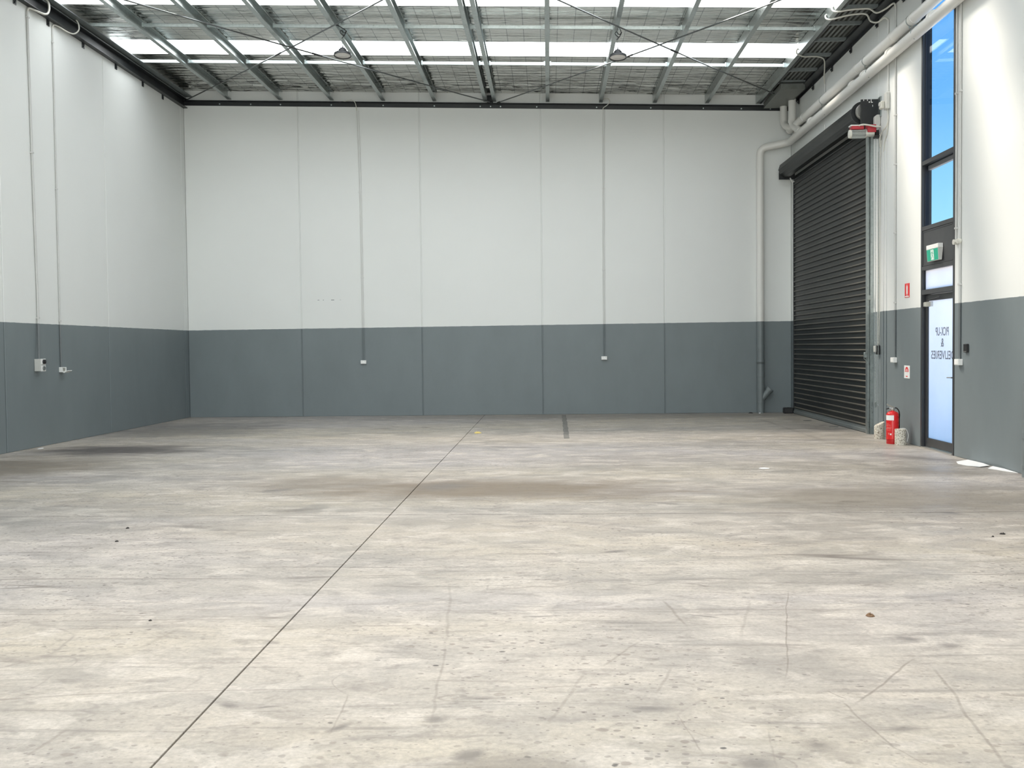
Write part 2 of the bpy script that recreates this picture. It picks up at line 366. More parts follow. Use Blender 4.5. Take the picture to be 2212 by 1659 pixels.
    lines((0.25, 3.6, 1), 1.35, (3, 8, 0), 0.006, 0.5, (0.25, 0.235, 0.215), 0.52, 0.64)
    col = mixc(n, l, 1.0, col, (0.965, 0.93, 0.925), 'MULTIPLY')
    l.new(col, b.inputs['Base Color'])
    l.new(mrange(n, l, t3, 0.3, 0.7, 0.36, 0.56), b.inputs['Roughness'])
    b.inputs['Specular IOR Level'].default_value = 0.35
    bump(n, l, b, math_n(n, l, 'ADD', t3, math_n(n, l, 'MULTIPLY', t7, 0.25)), 0.12, 0.01)
    return m
M['floor'] = floor_mat()

def speckle():
    m, n, l, b, out = new_mat('cored_concrete')
    geo = N(n, 'ShaderNodeNewGeometry'); P = geo.outputs['Position']
    v = N(n, 'ShaderNodeTexVoronoi'); v.inputs['Scale'].default_value = 95; l.new(P, v.inputs['Vector'])
    cc = N(n, 'ShaderNodeSeparateColor'); l.new(v.outputs['Color'], cc.inputs[0])
    col = mixc(n, l, mrange(n, l, cc.outputs['Red'], 0.80, 0.86), (0.68, 0.64, 0.55), (0.22, 0.18, 0.14))
    col = mixc(n, l, mrange(n, l, cc.outputs['Green'], 0.84, 0.9), col, (0.34, 0.28, 0.2))
    l.new(col, b.inputs['Base Color']); b.inputs['Roughness'].default_value = 0.8
    bump(n, l, b, v.outputs['Distance'], 0.3, 0.004)
    return m
M['core'] = speckle()

# ------------------------------------------------------------------ mesh collector
class MB:
    def __init__(s): s.v = []; s.f = []; s.sm = []
    def add(s, verts, faces, smooth=False):
        o = len(s.v); s.v += [tuple(p) for p in verts]
        for f in faces: s.f.append(tuple(i+o for i in f)); s.sm.append(smooth)
        return s
    def box(s, x0, x1, y0, y1, z0, z1, c=0.0):
        """box; with c > 0 its edges are chamfered"""
        if c <= 0:
            v = [(x, y, z) for z in (z0, z1) for x, y in ((x0, y0), (x1, y0), (x1, y1), (x0, y1))]
            return s.add(v, [(0, 3, 2, 1), (4, 5, 6, 7), (0, 1, 5, 4), (1, 2, 6, 5), (2, 3, 7, 6), (3, 0, 4, 7)])
        v = []
        for z, i in ((z0, c), (z0+c, 0), (z1-c, 0), (z1, c)):
            a, b_, d, e = x0+i, x1-i, y0+i, y1-i
            if i: v += [(a, d, z), (b_, d, z), (b_, d, z), (b_, e, z), (b_, e, z), (a, e, z), (a, e, z), (a, d, z)]
            else: v += [(a+c, d, z), (b_-c, d, z), (b_, d+c, z), (b_, e-c, z), (b_-c, e, z), (a+c, e, z), (a, e-c, z), (a, d+c, z)]
        f = [tuple(reversed(range(8))), tuple(range(24, 32))]
        for k in range(3):
            for i in range(8):
                j = (i+1) % 8; f.append((k*8+i, k*8+j, k*8+8+j, k*8+8+i))
        return s.add(v, f)
    def extr(s, prof, axis, a, b, closed=True, smooth=False):
        """profile of (u, w) swept along an axis: x -> (a..b, u, w); y -> (u, a..b, w); z -> (u, w, a..b)"""
        n = len(prof)
        def p(t, u, w): return (t, u, w) if axis == 'x' else ((u, t, w) if axis == 'y' else (u, w, t))
        v = [p(a, u, w) for u, w in prof] + [p(b, u, w) for u, w in prof]
        f = [(i, (i+1) % n, n+(i+1) % n, n+i) for i in range(n if closed else n-1)]
        s.add(v, f, smooth)
        if closed:
            s.add(v[:n], [tuple(range(n))][:1]); s.add(v[n:], [tuple(reversed(range(n)))])
        return s
    def tube(s, path, r, n=10, caps=True, smooth=True, radii=None):
        path = [Vector(p) for p in path]; rings = []
        t0 = (path[1]-path[0]).normalized()
        ref = Vector((0, 0, 1)) if abs(t0.z) < 0.9 else Vector((1, 0, 0))
        nx = t0.cross(ref).normalized()
        v = []
        for i, p in enumerate(path):
            if i == 0: t = path[1]-path[0]
            elif i == len(path)-1: t = path[-1]-path[-2]
            else: t = (path[i+1]-p).normalized() + (p-path[i-1]).normalized()
            t.normalize()
            nx = (nx - t*nx.dot(t)).normalized(); ny = t.cross(nx)
            rr = radii[i] if radii else r
            for k in range(n):
                a = 2*math.pi*k/n
                v.append(p + nx*(rr*math.cos(a)) + ny*(rr*math.sin(a)))
        f = []
        for i in range(len(path)-1):
            for k in range(n):
                j = (k+1) % n
                f.append((i*n+k, i*n+j, (i+1)*n+j, (i+1)*n+k))
        s.add(v, f, smooth)
        if caps:
            s.add(v[:n], [tuple(reversed(range(n)))]); s.add(v[-n:], [tuple(range(n))])
        return s
    def lathe(s, prof, c, axis='z', n=24, smooth=True):
        """prof: (radius, height) pairs"""
        v = []
        for r, h in prof:
            for k in range(n):
                a = 2*math.pi*k/n; ca, sa = r*math.cos(a), r*math.sin(a)
                if axis == 'z': v.append((c[0]+ca, c[1]+sa, c[2]+h))
                elif axis == 'y': v.append((c[0]+ca, c[1]+h, c[2]+sa))
                else: v.append((c[0]+h, c[1]+ca, c[2]+sa))
        f = []
        for i in range(len(prof)-1):
            for k in range(n):
                j = (k+1) % n; f.append((i*n+k, i*n+j, (i+1)*n+j, (i+1)*n+k))
        s.add(v, f, smooth)
        if prof[0][0] > 1e-5: s.add(v[:n], [tuple(range(n))])
        if prof[-1][0] > 1e-5: s.add(v[-n:], [tuple(range(n))])
        return s
    def build(s, name, mat, parent=None, label=None, kind=None):
        me = bpy.data.meshes.new(name)
        me.from_pydata(s.v, [], s.f)
        me.polygons.foreach_set('use_smooth', s.sm)
        me.materials.append(mat if not isinstance(mat, str) else M[mat])
        me.validate(); me.update()
        # consistent outward normals
        import bmesh
        bm = bmesh.new(); bm.from_mesh(me)
        bmesh.ops.remove_doubles(bm, verts=bm.verts, dist=1e-5)
        bmesh.ops.recalc_face_normals(bm, faces=bm.faces)
        bm.to_mesh(me); bm.free()
        if any(s.sm) and hasattr(me, 'set_sharp_from_angle'):
            me.set_sharp_from_angle(angle=math.radians(40))
        o = bpy.data.objects.new(name, me); COL.objects.link(o)
        if parent is not None: attach(o, parent)
        if label: o['label'] = label
        if kind: o['kind'] = kind
        return o

def attach(o, parent):
    o.parent = parent
    if parent.parent is not None: base = parent.parent.location + parent.location*0
    else: base = parent.location
    o.matrix_parent_inverse = Matrix.Translation(-base) if parent.type == 'EMPTY' else Matrix.Identity(4)

def tag(o, label, cat, group=None, kind=None):
    o['label'] = label; o['category'] = cat
    if group: o['group'] = group
    if kind: o['kind'] = kind
    return o

def thing(name, loc, label, cat, group=None):
    o = bpy.data.objects.new(name, None); COL.objects.link(o); o.location = loc
    o.empty_display_size = 0.1
    return tag(o, label, cat, group)

def struct(name, mb, mat):
    return mb.build(name, mat, kind='structure')

def struct_empty(name, loc=(0, 0, 0)):
    o = bpy.data.objects.new(name, None); COL.objects.link(o); o.location = loc; o['kind'] = 'structure'
    o.empty_display_size = 0.1
    return o

def inst(src, parent, loc, rot=None):
    """another piece sharing the mesh of src"""
    c = src.copy(); COL.objects.link(c); c.location = loc
    if rot: c.rotation_euler = rot
    c.parent = parent; c.matrix_parent_inverse = Matrix.Translation(-parent.location) if parent.type == 'EMPTY' else Matrix.Identity(4)
    return c

def fillet(pts, r, k=6):
    """round the corners of a polyline"""
    pts = [Vector(p) for p in pts]; out = [pts[0]]
    for i in range(1, len(pts)-1):
        a, b, c = pts[i-1], pts[i], pts[i+1]
        d1, d2 = (a-b), (c-b)
        rr = min(r, d1.length*0.49, d2.length*0.49)
        p0, p2 = b + d1.normalized()*rr, b + d2.normalized()*rr
        for j in range(k+1):
            t = j/k; out.append(p0*(1-t)**2 + b*2*t*(1-t) + p2*t*t)
    out.append(pts[-1]); return out

def spline(pts, k=6):
    """smooth curve through points"""
    p = [Vector(q) for q in pts]; p = [p[0]*2-p[1]] + p + [p[-1]*2-p[-2]]; out = []
    for i in range(1, len(p)-2):
        for j in range(k):
            t = j/k
            out.append(0.5*((2*p[i]) + (p[i+1]-p[i-1])*t + (2*p[i-1]-5*p[i]+4*p[i+1]-p[i+2])*t*t + (3*p[i]-p[i-1]-3*p[i+1]+p[i+2])*t**3))
    out.append(p[-2]); return out

# ================================================================== FLOOR
floor = struct('floor', MB().box(XL-0.2, XR+0.2, YF-0.2, YB+0.2, -0.20, -0.022), 'filler')
xs = [(XL-0.15, -1.4545), (-1.4455, XR+0.15)]
ys = [YF-0.15, -3.1, 3.1, 9.3, YB+0.15]
for xa, xb in xs:
    for i in range(len(ys)-1):
        ya, yb = ys[i]+(0.009 if i else 0), ys[i+1]-(0.009 if i < len(ys)-2 else 0)
        MB().box(xa, xb, ya, yb, -0.06, 0.0, 0.0015).build('concrete_slab', 'floor', floor)
for yj in ys[1:-1]:
    MB().box(XL, XR, yj-0.0085, yj+0.0085, -0.02, -0.002).build('joint_filler', 'filler', floor)
# sealed crack repair and two flat steel plates let into the slab
mb = MB()
for k in range(12):
    y0 = 22.9 - k*0.49; x0 = 0.315 - 0.0028*k + random.uniform(-0.008, 0.008)
    mb.box(x0-0.045, x0+0.045, y0-0.49, y0, 0.0, 0.0025)
mb.build('crack_sealant', 'sealant', floor, label='dark grey strip of sealant')
for px, py in ((5.07, 20.6), (5.15, 19.0)):
    MB().lathe([(0.085, 0.0), (0.085, 0.004), (0.075, 0.006), (0.0, 0.006)], (px, py, 0.0005), 'z', 20).build('floor_plate', 'sealant', floor)

# ================================================================== WALLS
def wall_panel(parent, axis, a, b, z0, z1, face, depth, sgn):
    """precast panel with arrised edges; face = plane coordinate, room side given by sgn"""
    c = 0.008
    if axis == 'x':    # wall runs along x, faces -y
        mb = MB().extr([(a, face+depth), (a, face+c), (a+c, face), (b-c, face), (b, face+c), (b, face+depth)], 'z', z0, z1)
    else:
        f0, f1 = face, face + sgn*depth
        mb = MB().extr([(f1, a), (face+sgn*c, a), (face, a+c), (face, b-c), (face+sgn*c, b), (f1, b)], 'z', z0, z1)
    return mb.build('wall_panel', 'wall', parent)

J = 0.010
wb = struct('wall_back', MB().box(XL-0.02, XR+0.02, YB+0.018, YB+0.20, -0.05, 7.45), 'wall')
bx = [XL, -5.548, -2.832, -0.140, 2.574, XR]
for i in range(5):
    wall_panel(wb, 'x', bx[i]+(J if i else 0.004), bx[i+1]-(J if i < 4 else 0.004), 0.004, 7.4, YB, 0.10, 1)
wlft = struct('wall_left', MB().box(XL-0.20, XL-0.018, YF, YB+0.2, -0.05, 7.6), 'wall')
ly = [YF, -3.35, 0.35, 4.05, 7.75, 11.5, 15.25, 18.95, YB]
for i in range(8):
    wall_panel(wlft, 'y', ly[i]+J, ly[i+1]-(J if i < 7 else 0.004), 0.004, 7.5, XL, 0.10, -1)
# corner upstand beside the back-left joint
MB().box(XL, XL+0.006, YB-0.22, YB-0.005, 0.004, 6.9, 0.002).build('corner_strip', 'wall', wlft)

wr = struct_empty('wall_right')
ry = [(15.20, 17.13, 0.004, 7.4), (17.15, 22.80, 0.004, 7.4), (22.82, YB, 0.004, 7.4), (10.25, 13.955, 0.004, 7.4),
      (6.55, 10.23, 0.004, 7.4), (2.85, 6.53, 0.004, 7.4), (-0.85, 2.83, 0.004, 7.4), (YF, -0.87, 0.004, 7.4), (13.955, 15.20, 6.52, 7.4)]
for a, b, z0, z1 in ry:
    wall_panel(wr, 'y', a+0.001, b-0.001, z0, z1, XR, 0.09, 1)
MB().box(XR+0.03, XR+0.085, 15.4, YB+0.1, -0.05, 7.45).build('joint_backing', 'wall', wr)
MB().box(XR+0.03, XR+0.085, YF, 13.9, -0.05, 7.45).build('joint_backing', 'wall', wr)
# front wall behind the camera with a wide open doorway
wf = MB()
wf.box(XL-0.2, -5.3, YF-0.2, YF, 0, 7.6).box(3.3, XR+0.2, YF-0.2, YF, 0, 7.6).box(-5.3, 3.3, YF-0.2, YF, 5.1, 7.6)
struct('wall_front', wf, 'wall')
# paving outside
struct('ground_outside', MB().box(XR+0.2, 40, -20, 50, -0.20, -0.05), 'ground')

# ================================================================== CEILING
ceil = struct_empty('ceiling', (0, 0, 0))
ROOF0 = 0.195                     # foil above purlin underside
xa, xb = XL, 4.70
def slope_sheet(y0, y1, nx, ny, zoff, wrinkle):
    v, f = [], []
    for j in range(ny+1):
        y = y0+(y1-y0)*j/ny
        for i in range(nx+1):
            x = xa+(xb-xa)*i/nx
            z = z_purlin(x)+zoff
            if wrinkle: z += wrinkle*(1+1.8*max(0.0, min(1.0, (y-20.9)/1.5)))*(0.5*math.sin(y*31+1.3*math.sin(x*2.1)) + 0.5*math.sin(y*57+2*math.sin(x*1.3+y)) + 0.3*math.sin(x*9+y*11)) * (1.0 if 0 < j < ny else 0)
            v.append((x, y, z))
    for j in range(ny):
        for i in range(nx):
            a = j*(nx+1)+i; f.append((a, a+1, a+nx+2, a+nx+1))
    return MB().add(v, f, True)
sky_strips = []
y = 19.31
while y > YF:
    sky_strips.append((y, y+0.955)); y -= 2.94
edges = YB
for (s0, s1) in sky_strips:
    vis = s0 > 12
    slope_sheet(s1, edges, 90 if vis else 4, 60 if vis else 4, ROOF0, 0.006 if vis else 0).build('insulation_blanket', 'foil', ceil)
    # corrugated translucent sheet
    mb = MB(); prof = []
    nseg = 20
    v, f = [], []
    for j in range(nseg+1):
        yy = s0+(s1-s0)*j/nseg; dz = 0.012*(j % 2)
        v += [(xa, yy, z_purlin(xa)+ROOF0+0.008+dz), (xb, yy, z_purlin(xb)+ROOF0+0.008+dz)]
    for j in range(nseg): f.append((2*j, 2*j+1, 2*j+3, 2*j+2))
    mb.add(v, f).build('skylight_sheet', 'skylight', ceil)
    edges = s0
if edges > YF: slope_sheet(YF, edges, 4, 4, ROOF0, 0).build('insulation_blanket', 'foil', ceil)
# roof deck over everything
def deck(x0, x1, y0, y1):
    v = []
    for dz in (0.28, 0.31):
        v += [(x0, y0, z_purlin(x0)+dz), (x1, y0, z_purlin(x1)+dz), (x1, y1, z_purlin(x1)+dz), (x0, y1, z_purlin(x0)+dz)]
    MB().add(v, [(0, 1, 2, 3), (7, 6, 5, 4), (0, 4, 5, 1), (1, 5, 6, 2), (2, 6, 7, 3), (3, 7, 4, 0)]).build('roof_deck', 'gutter', ceil)
edges = YB+0.2
for (s0, s1) in sky_strips:
    deck(XL-0.2, 4.70, s1-0.02, edges); edges = s0+0.02
deck(XL-0.2, 4.70, YF-0.2, edges)
deck(4.70, XR+0.2, YF-0.2, YB+0.2)

# C purlins: web on the left, flanges to the right, lip
pxs = [-7.07, -5.92, -4.77, -3.62, -2.48, -1.355, -1.155, 0.02, 1.19, 2.37, 3.51, 4.62]
t = 0.003
cp = [(-0.04, 0), (0.04, 0), (0.04, 0.022), (0.04-t, 0.022), (0.04-t, t), (-0.04+t, t), (-0.04+t, 0.19-t), (0.04-t, 0.19-t), (0.04-t, 0.168), (0.04, 0.168), (0.04, 0.19), (-0.04, 0.19)]
first = None
for x in pxs:
    if first is None:
        first = MB().extr(cp, 'y', YF+0.05, YB-0.03).build('purlin', 'galv', ceil)
        first.location = (x, 0, z_purlin(x)); 
    else: inst(first, ceil, (x, 0, z_purlin(x)))
# bridging bars between the purlins, with end lugs
for yb_ in (20.38, 18.07, 15.8, 13.5):
    allx = [XL+0.06] + pxs
    for i in range(len(allx)-1):
        x0, x1 = allx[i]+0.045, allx[i+1]-0.042
        if x1-x0 < 0.05: continue
        z = z_purlin((x0+x1)/2)+0.075
        mb = MB()
        za, zb_ = z_purlin(x0)+0.07, z_purlin(x1)+0.07
        mb.extr([(yb_-0.02, 0), (yb_+0.02, 0), (yb_+0.02, 0.055), (yb_-0.02, 0.055)], 'x', x0, x1)
        for i_, q in enumerate(mb.v): mb.v[i_] = (q[0], q[1], q[2]+z_purlin(q[0])+0.06)
        mb.box(x0, x0+0.03, yb_-0.035, yb_+0.035, za-0.02, za+0.06)
        mb.box(x1-0.03, x1, yb_-0.035, yb_+0.035, zb_-0.02, zb_+0.06)
        mb.build('bridging_bar', 'galv', ceil)
# box-gutter zone along the right wall: bearers and corrugated soles
gy = [23.12, 22.3, 21.36, 20.43, 19.42, 18.47, 17.55, 16.72, 15.8, 14.9, 14.0, 13.1]
br = None
for yy in gy[2:]:
    if br is None:
        br = MB().extr([(0, 0), (0.05, 0), (0.05, 0.006), (0.008, 0.006), (0.008, 0.06), (0, 0.06)], 'x', 4.68, XR-0.01).build('gutter_bearer', 'galv_matt', ceil)
        br.location = (0, yy, 6.775)
    else: inst(br, ceil, (0, yy, 6.775))
gs = None
def corrug(x0, x1, n, z, amp):
    out = []
    for i in range(n):
        p0 = x0+(x1-x0)*i/n; w_ = (x1-x0)/n
        out += [(p0, z-amp), (p0+0.48*w_, z-amp), (p0+0.58*w_, z+amp), (p0+0.90*w_, z+amp)]
    out.append((x1, z-amp))
    return out
for i in range(2, len(gy)-1):
    ya_, yb_ = gy[i+1]+0.03, gy[i]+0.03
    p = corrug(4.72, 5.30, 7, 0, 0.026)
    mb = MB(); mb.extr(p, 'y', ya_, yb_, closed=False, smooth=False)
    o = mb.build('gutter_sheet', 'gutter', ceil); o.location = (0, 0, 6.86)
MB().box(5.22, 5.34, YF+0.1, YB-0.02, 6.77, 6.90).build('gutter_side', 'black_steel', ceil)
MB().box(4.665, 4.70, YF+0.1, YB-0.02, 6.78, 7.0).build('gutter_side', 'black_steel', ceil)
MB().box(XL, XL+0.22, YF+0.1, YB-0.02, 7.165, 7.18).build('edge_flashing', 'galv_matt', ceil)

# steel members bolted to the walls, under the roof
bl = thing('steel_beam', (XL, 15, 6.92), 'black steel channel bolted along the top of the left wall', 'beam')
zc0, zc1 = 6.925, 7.125
MB().extr([(XL, zc0), (XL+0.10, zc0), (XL+0.10, zc0+0.012), (XL+0.012, zc0+0.012), (XL+0.012, zc1-0.012), (XL+0.10, zc1-0.012), (XL+0.10, zc1), (XL, zc1)],
          'y', YF+0.02, YB-0.01).build('channel', 'black_steel', bl)
MB().box(XL+0.085, XL+0.10, YF+0.02, YB-0.1, zc1, zc1+0.012).build('top_edge', 'galv_matt', bl, label='thin pale steel edge')
lb = None
for yy in (21.92, 20.84, 19.54, 18.16, 16.875, 15.815, 14.6, 13.4):
    mbk = MB().box(XL, XL+0.010, -0.045, 0.045, -0.095, 0.02).box(XL+0.010, XL+0.024, -0.014, 0.014, -0.078, -0.05)
    if lb is None:
        lb = mbk.build('bracket', 'black_steel', bl); lb.location = (0, yy, zc0)
    else: inst(lb, bl, (0, yy, zc0))
brt = thing('steel_beam', (XR, 15, 6.70), 'black steel angle under the gutter along the right wall', 'beam')
MB().extr([(XR, 6.70), (XR-0.012, 6.70), (XR-0.012, 6.755), (XR-0.17, 6.755), (XR-0.17, 6.768), (XR, 6.768)], 'y', YF+0.02, YB-0.01).build('angle', 'black_steel', brt)
lb = None
for yy in (22.44, 21.24, 19.85, 18.63, 17.17, 15.9, 14.7):
    mbk = MB().box(XR-0.022, XR-0.012, -0.04, 0.04, -0.10, 0.03).box(XR-0.045, XR-0.022, -0.014, 0.014, -0.082, -0.05)
    if lb is None:
        lb = mbk.build('bracket', 'black_steel', brt); lb.location = (0, yy, 6.70)
    else: inst(lb, brt, (0, yy, 6.70))
bb = thing('steel_beam', (-1.5, YB, 6.8), 'black steel angle running the full width of the back wall', 'beam')
mb = MB()
def zbk(x): return 6.765-0.0277*x
v = []
for x in (XL+0.013, XR-0.02):
    z = zbk(x)
    v += [(x, YB, z), (x, YB-0.012, z), (x, YB-0.012, z+0.09), (x, YB-0.10, z+0.09), (x, YB-0.10, z+0.102), (x, YB, z+0.102)]
f = [(i, (i+1) % 6, 6+(i+1) % 6, 6+i) for i in range(6)] + [(0, 1, 2, 3, 4, 5), (11, 10, 9, 8, 7, 6)]
mb.add(v, f).build('angle', 'black_steel', bb)
bolt0 = None
for x in (-7.3, -6.6, -5.93, -4.79, -3.63, -2.49, -1.47, -1.24, -1.02, -0.22, 1.1, 2.29, 3.44, 4.27, 4.9):
    if bolt0 is None:
        bolt0 = MB().lathe([(0.016, 0), (0.016, 0.010), (0.0, 0.012)], (0, 0, 0), 'y', 6, False)
        for i_, q in enumerate(bolt0.v): bolt0.v[i_] = (q[0], -q[1], q[2])
        bolt0 = bolt0.build('bolt', 'galv', bb); bolt0.location = (x, YB-0.012, zbk(x)+0.04)
    else: inst(bolt0, bb, (x, YB-0.012, zbk(x)+0.04))
MB().box(-1.32, -1.19, YB-0.03, YB-0.001, zbk(-1.25)+0.10, 7.08).build('cleat', 'black_steel', bb)

# diagonal brace rods, two crossings
def rod(p0, p1, lab, sag=0.03):
    pts = []
    for i in range(13):
        t_ = i/12; q = Vector(p0)*(1-t_)+Vector(p1)*t_; q.z -= sag*4*t_*(1-t_); pts.append(q)
    th = thing('brace_rod', pts[6], lab, 'rod')
    MB().tube(pts, 0.013, 8).build('rod', 'rod', th)
    a, b_ = Vector(pts[5]), Vector(pts[6])
    MB().tube([a+(b_-a)*0.2, a+(b_-a)*0.45], 0.018, 8).build('turnbuckle', 'black_steel', th)
    for e_, d_ in ((pts[0], pts[1]), (pts[-1], pts[-2])):
        d = (Vector(d_)-Vector(e_)).normalized()
        MB().tube([Vector(e_), Vector(e_)+d*0.10], 0.02, 8).build('end_fitting', 'black_steel', th)
    return th
def zr(x, k=0.045): return z_purlin(x)-k
rod((-8.02, 23.05, zr(-8.02)), (-1.10, 14.45, zr(-1.10)), 'thin steel brace rod from the back left corner towards the middle of the roof')
rod((-1.19, 23.05, zr(-1.19)), (-8.02, 14.40, zr(-8.02, 0.070)), 'thin steel brace rod below the left lamp, from mid back wall to the left wall')
rod((-1.08, 23.05, zr(-1.08)), (4.75, 14.40, zr(4.75)), 'thin steel brace rod passing behind the right lamp, from mid back wall rightwards')
rod((5.15, 22.55, zr(5.15)), (-1.30, 14.20, zr(-1.30, 0.070)), 'thin steel brace rod ending at the gutter sump in the back right corner')

# ================================================================== WINDOW / DOOR UNIT IN RIGHT WALL
FY0, FY1 = 13.96, 15.195
win = struct_empty('window_1', (XR, 14.58, 2.6))
D0, D1 = XR-0.005, XR+0.125     # frame depth
mb = MB()
def fbar(mb, y0, y1, z0, z1, x0=D0, x1=D1): mb.box(x0, x1, y0, y1, z0, z1, 0.003)
MB().box(D0, D1, FY0, FY0+0.05, 0.0, 6.5, 0.003).build('window_frame', 'frame', win, label='near jamb')
MB().box(D0, D1, FY1-0.05, FY1, 0.0, 6.5, 0.003).build('window_frame', 'frame', win, label='far jamb')
MB().box(XR+0.03, D1-0.002, FY1-0.062, FY1-0.05, 0.02, 6.45).build('jamb_shade', 'frame_black', win)  # near-black lining paints in the shade of the far reveal
for z0, z1 in ((6.44, 6.5), (4.03, 4.09), (3.10, 3.16), (2.535, 2.59), (2.19, 2.26)):
    MB().box(D0, D1, FY0+0.05, FY1-0.05, z0, z1, 0.003).build('transom', 'frame', win)
# pale strips outside the glass: light on the soffits painted as colour
for z0 in (6.36, 3.965):
    MB().box(D1-0.05, D1-0.002, FY0+0.05, FY1-0.05, z0+0.0, z0+0.06).build('lit_soffit', 'soffit', win, label='pale strip painted as lit soffit outside the glass')
for z0, z1, mt in ((4.09, 6.44, 'glass'), (3.16, 4.03, 'glass'), (2.26, 2.535, 'frosted')):
    MB().box(XR+0.045, XR+0.051, FY0+0.045, FY1-0.045, z0-0.01, z1+0.01).build('window_pane', mt, win)
MB().box(XR+0.005, XR+0.03, FY0+0.045, FY1-0.045, 2.585, 3.105, 0.002).build('spandrel_panel', 'frame', win)
mb = MB()
for a in ((FY0+0.06, FY0+0.075, 2.60, 3.09), (FY1-0.075, FY1-0.06, 2.60, 3.09), (FY0+0.06, FY1-0.06, 2.60, 2.612), (FY0+0.06, FY1-0.06, 3.078, 3.09)):
    mb.box(XR-0.001, XR+0.006, *a)
mb.build('glazing_bead', 'frame', win)

door = struct_empty('door_1', (XR+0.08, 14.0, 0.0))
LX0, LX1 = XR+0.045, XR+0.085
LY0, LY1 = FY0+0.055, FY1-0.055
MB().box(LX0, LX1, LY1-0.085, LY1, 0.02, 2.185, 0.003).build('stile', 'frame', door)
MB().box(LX0, LX1, LY0, LY0+0.085, 0.02, 2.185, 0.003).build('stile', 'frame', door)
MB().box(LX0, LX1, LY0+0.085, LY1-0.085, 0.02, 0.145, 0.003).build('rail', 'frame', door)
MB().box(LX0, LX1, LY0+0.085, LY1-0.085, 2.10, 2.185, 0.003).build('rail', 'frame', door)
MB().box(LX0+0.018, LX0+0.026, LY0+0.08, LY1-0.08, 0.14, 2.105).build('door_pane', 'frosted', door, label='frosted pale blue pane')
MB().box(XR-0.02, D1+0.02, FY0+0.05, FY1-0.05, 0.0, 0.014, 0.003).build('threshold', 'silver', door)
mb = MB().lathe([(0.022, 0), (0.022, 0.012), (0.010, 0.014), (0.010, 0.05)], (LX0, LY0+0.045, 1.035), 'x', 14)
for i_, q in enumerate(mb.v): mb.v[i_] = (2*LX0-q[0], q[1], q[2])
mb.tube(fillet([(LX0-0.045, LY0+0.045, 1.035), (LX0-0.05, LY0+0.07, 1.035), (LX0-0.05, LY0+0.175, 1.033)], 0.02), 0.009, 10)
mb.build('door_handle', 'silver', door, label='silver lever handle')
cl = MB().box(XR+0.005, LX0, LY1-0.30, LY1-0.055, 2.015, 2.085, 0.004).build('door_closer', 'silver', door, label='silver box door closer')
MB().box(XR-0.010, XR+0.006, LY1-0.12, LY1-0.06, 2.02, 2.08, 0.003).build('closer_cap', 'silver', cl)
MB().tube([(XR+0.03, LY1-0.16, 2.09), (XR+0.02, LY1-0.16, 2.11), (XR+0.015, LY1-0.62, 2.135)], 0.008, 8).build('closer_arm', 'frame', cl)

def text_mesh(s, w, h, name, mat, parent, loc, rot, label=None, align='CENTER', size=0.2):
    cu = bpy.data.curves.new(name, 'FONT'); cu.body = s; cu.size = size; cu.align_x = align; cu.align_y = 'BOTTOM_BASELINE' if False else 'CENTER'
    cu.extrude = 0.0006; cu.offset = 0.0022
    tmp = bpy.data.objects.new(name, cu); COL.objects.link(tmp)
    dg = bpy.context.evaluated_depsgraph_get()
    me = bpy.data.meshes.new_from_object(tmp.evaluated_get(dg))
    bpy.data.objects.remove(tmp)
    me.materials.clear(); me.materials.append(M[mat])
    bx_ = [v_.co.x for v_ in me.vertices]; by_ = [v_.co.y for v_ in me.vertices]
    cen = Matrix.Translation((-(min(bx_)+max(bx_))/2, -(min(by_)+max(by_))/2, 0))
    Mx = Matrix.Translation(loc) @ rot @ Matrix.Diagonal((w/(max(bx_)-min(bx_)), h/(max(by_)-min(by_)), 1, 1)) @ cen
    me.transform(Mx)
    o = bpy.data.objects.new(name, me); COL.objects.link(o)
    if parent: attach(o, parent)
    if label: o['label'] = label
    return o
# lettering faces the street: its reading direction runs along +y, so it is mirrored from inside
R_out = Matrix(((0, 0, 1, 0), (1, 0, 0, 0), (0, 1, 0, 0), (0, 0, 0, 1)))
R_in = Matrix(((0, 0, -1, 0), (-1, 0, 0, 0), (0, 1, 0, 0), (0, 0, 0, 1)))
TX = LX0+0.0165
text_mesh('PICK-UP', 0.48, 0.118, 'lettering', 'letter', door, (TX, 14.555, 1.66), R_out, 'mirrored lettering')
text_mesh('&', 0.105, 0.118, 'lettering', 'letter', door, (TX, 14.545, 1.505), R_out, 'mirrored ampersand')
text_mesh('DELIVERIES', 0.84, 0.118, 'lettering', 'letter', door, (TX, 14.535, 1.335), R_out, 'mirrored lettering')

# ---- exit sign on the dark panel
ex = thing('exit_sign', (XR, 14.55, 2.75), 'green running-man exit sign with white top, on the dark panel above the door', 'sign')
ya, yb = 14.37, 14.81
xw = XR+0.004
def wedge(mb, y0, y1, zt, zb, xt, xb):
    v = [(xw, y0, zt), (xt, y0, zt), (xb, y0, zb), (xw-0.015, y0, zb), (xw, y1, zt), (xt, y1, zt), (xb, y1, zb), (xw-0.015, y1, zb)]
    return mb.add(v, [(0, 1, 2, 3), (7, 6, 5, 4), (0, 4, 5, 1), (1, 5, 6, 2), (2, 6, 7, 3), (3, 7, 4, 0)])
MB().box(XR-0.066, xw, ya, yb, 2.80, 2.86, 0.004).build('housing', 'white_plastic', ex)
wedge(MB(), ya+0.006, yb-0.006, 2.80, 2.635, XR-0.064, XR-0.051).build('sign_body', 'grey_plastic', ex)
def face_x(z): return XR-0.064+(2.80-z)/0.165*0.013-0.0012
def plate(mb, pts, off=0.0):
    """flat polygon on the sloped sign face, pts = (y, z)"""
    return mb.add([(face_x(z)-off, y_, z) for y_, z in pts], [tuple(range(len(pts)))])
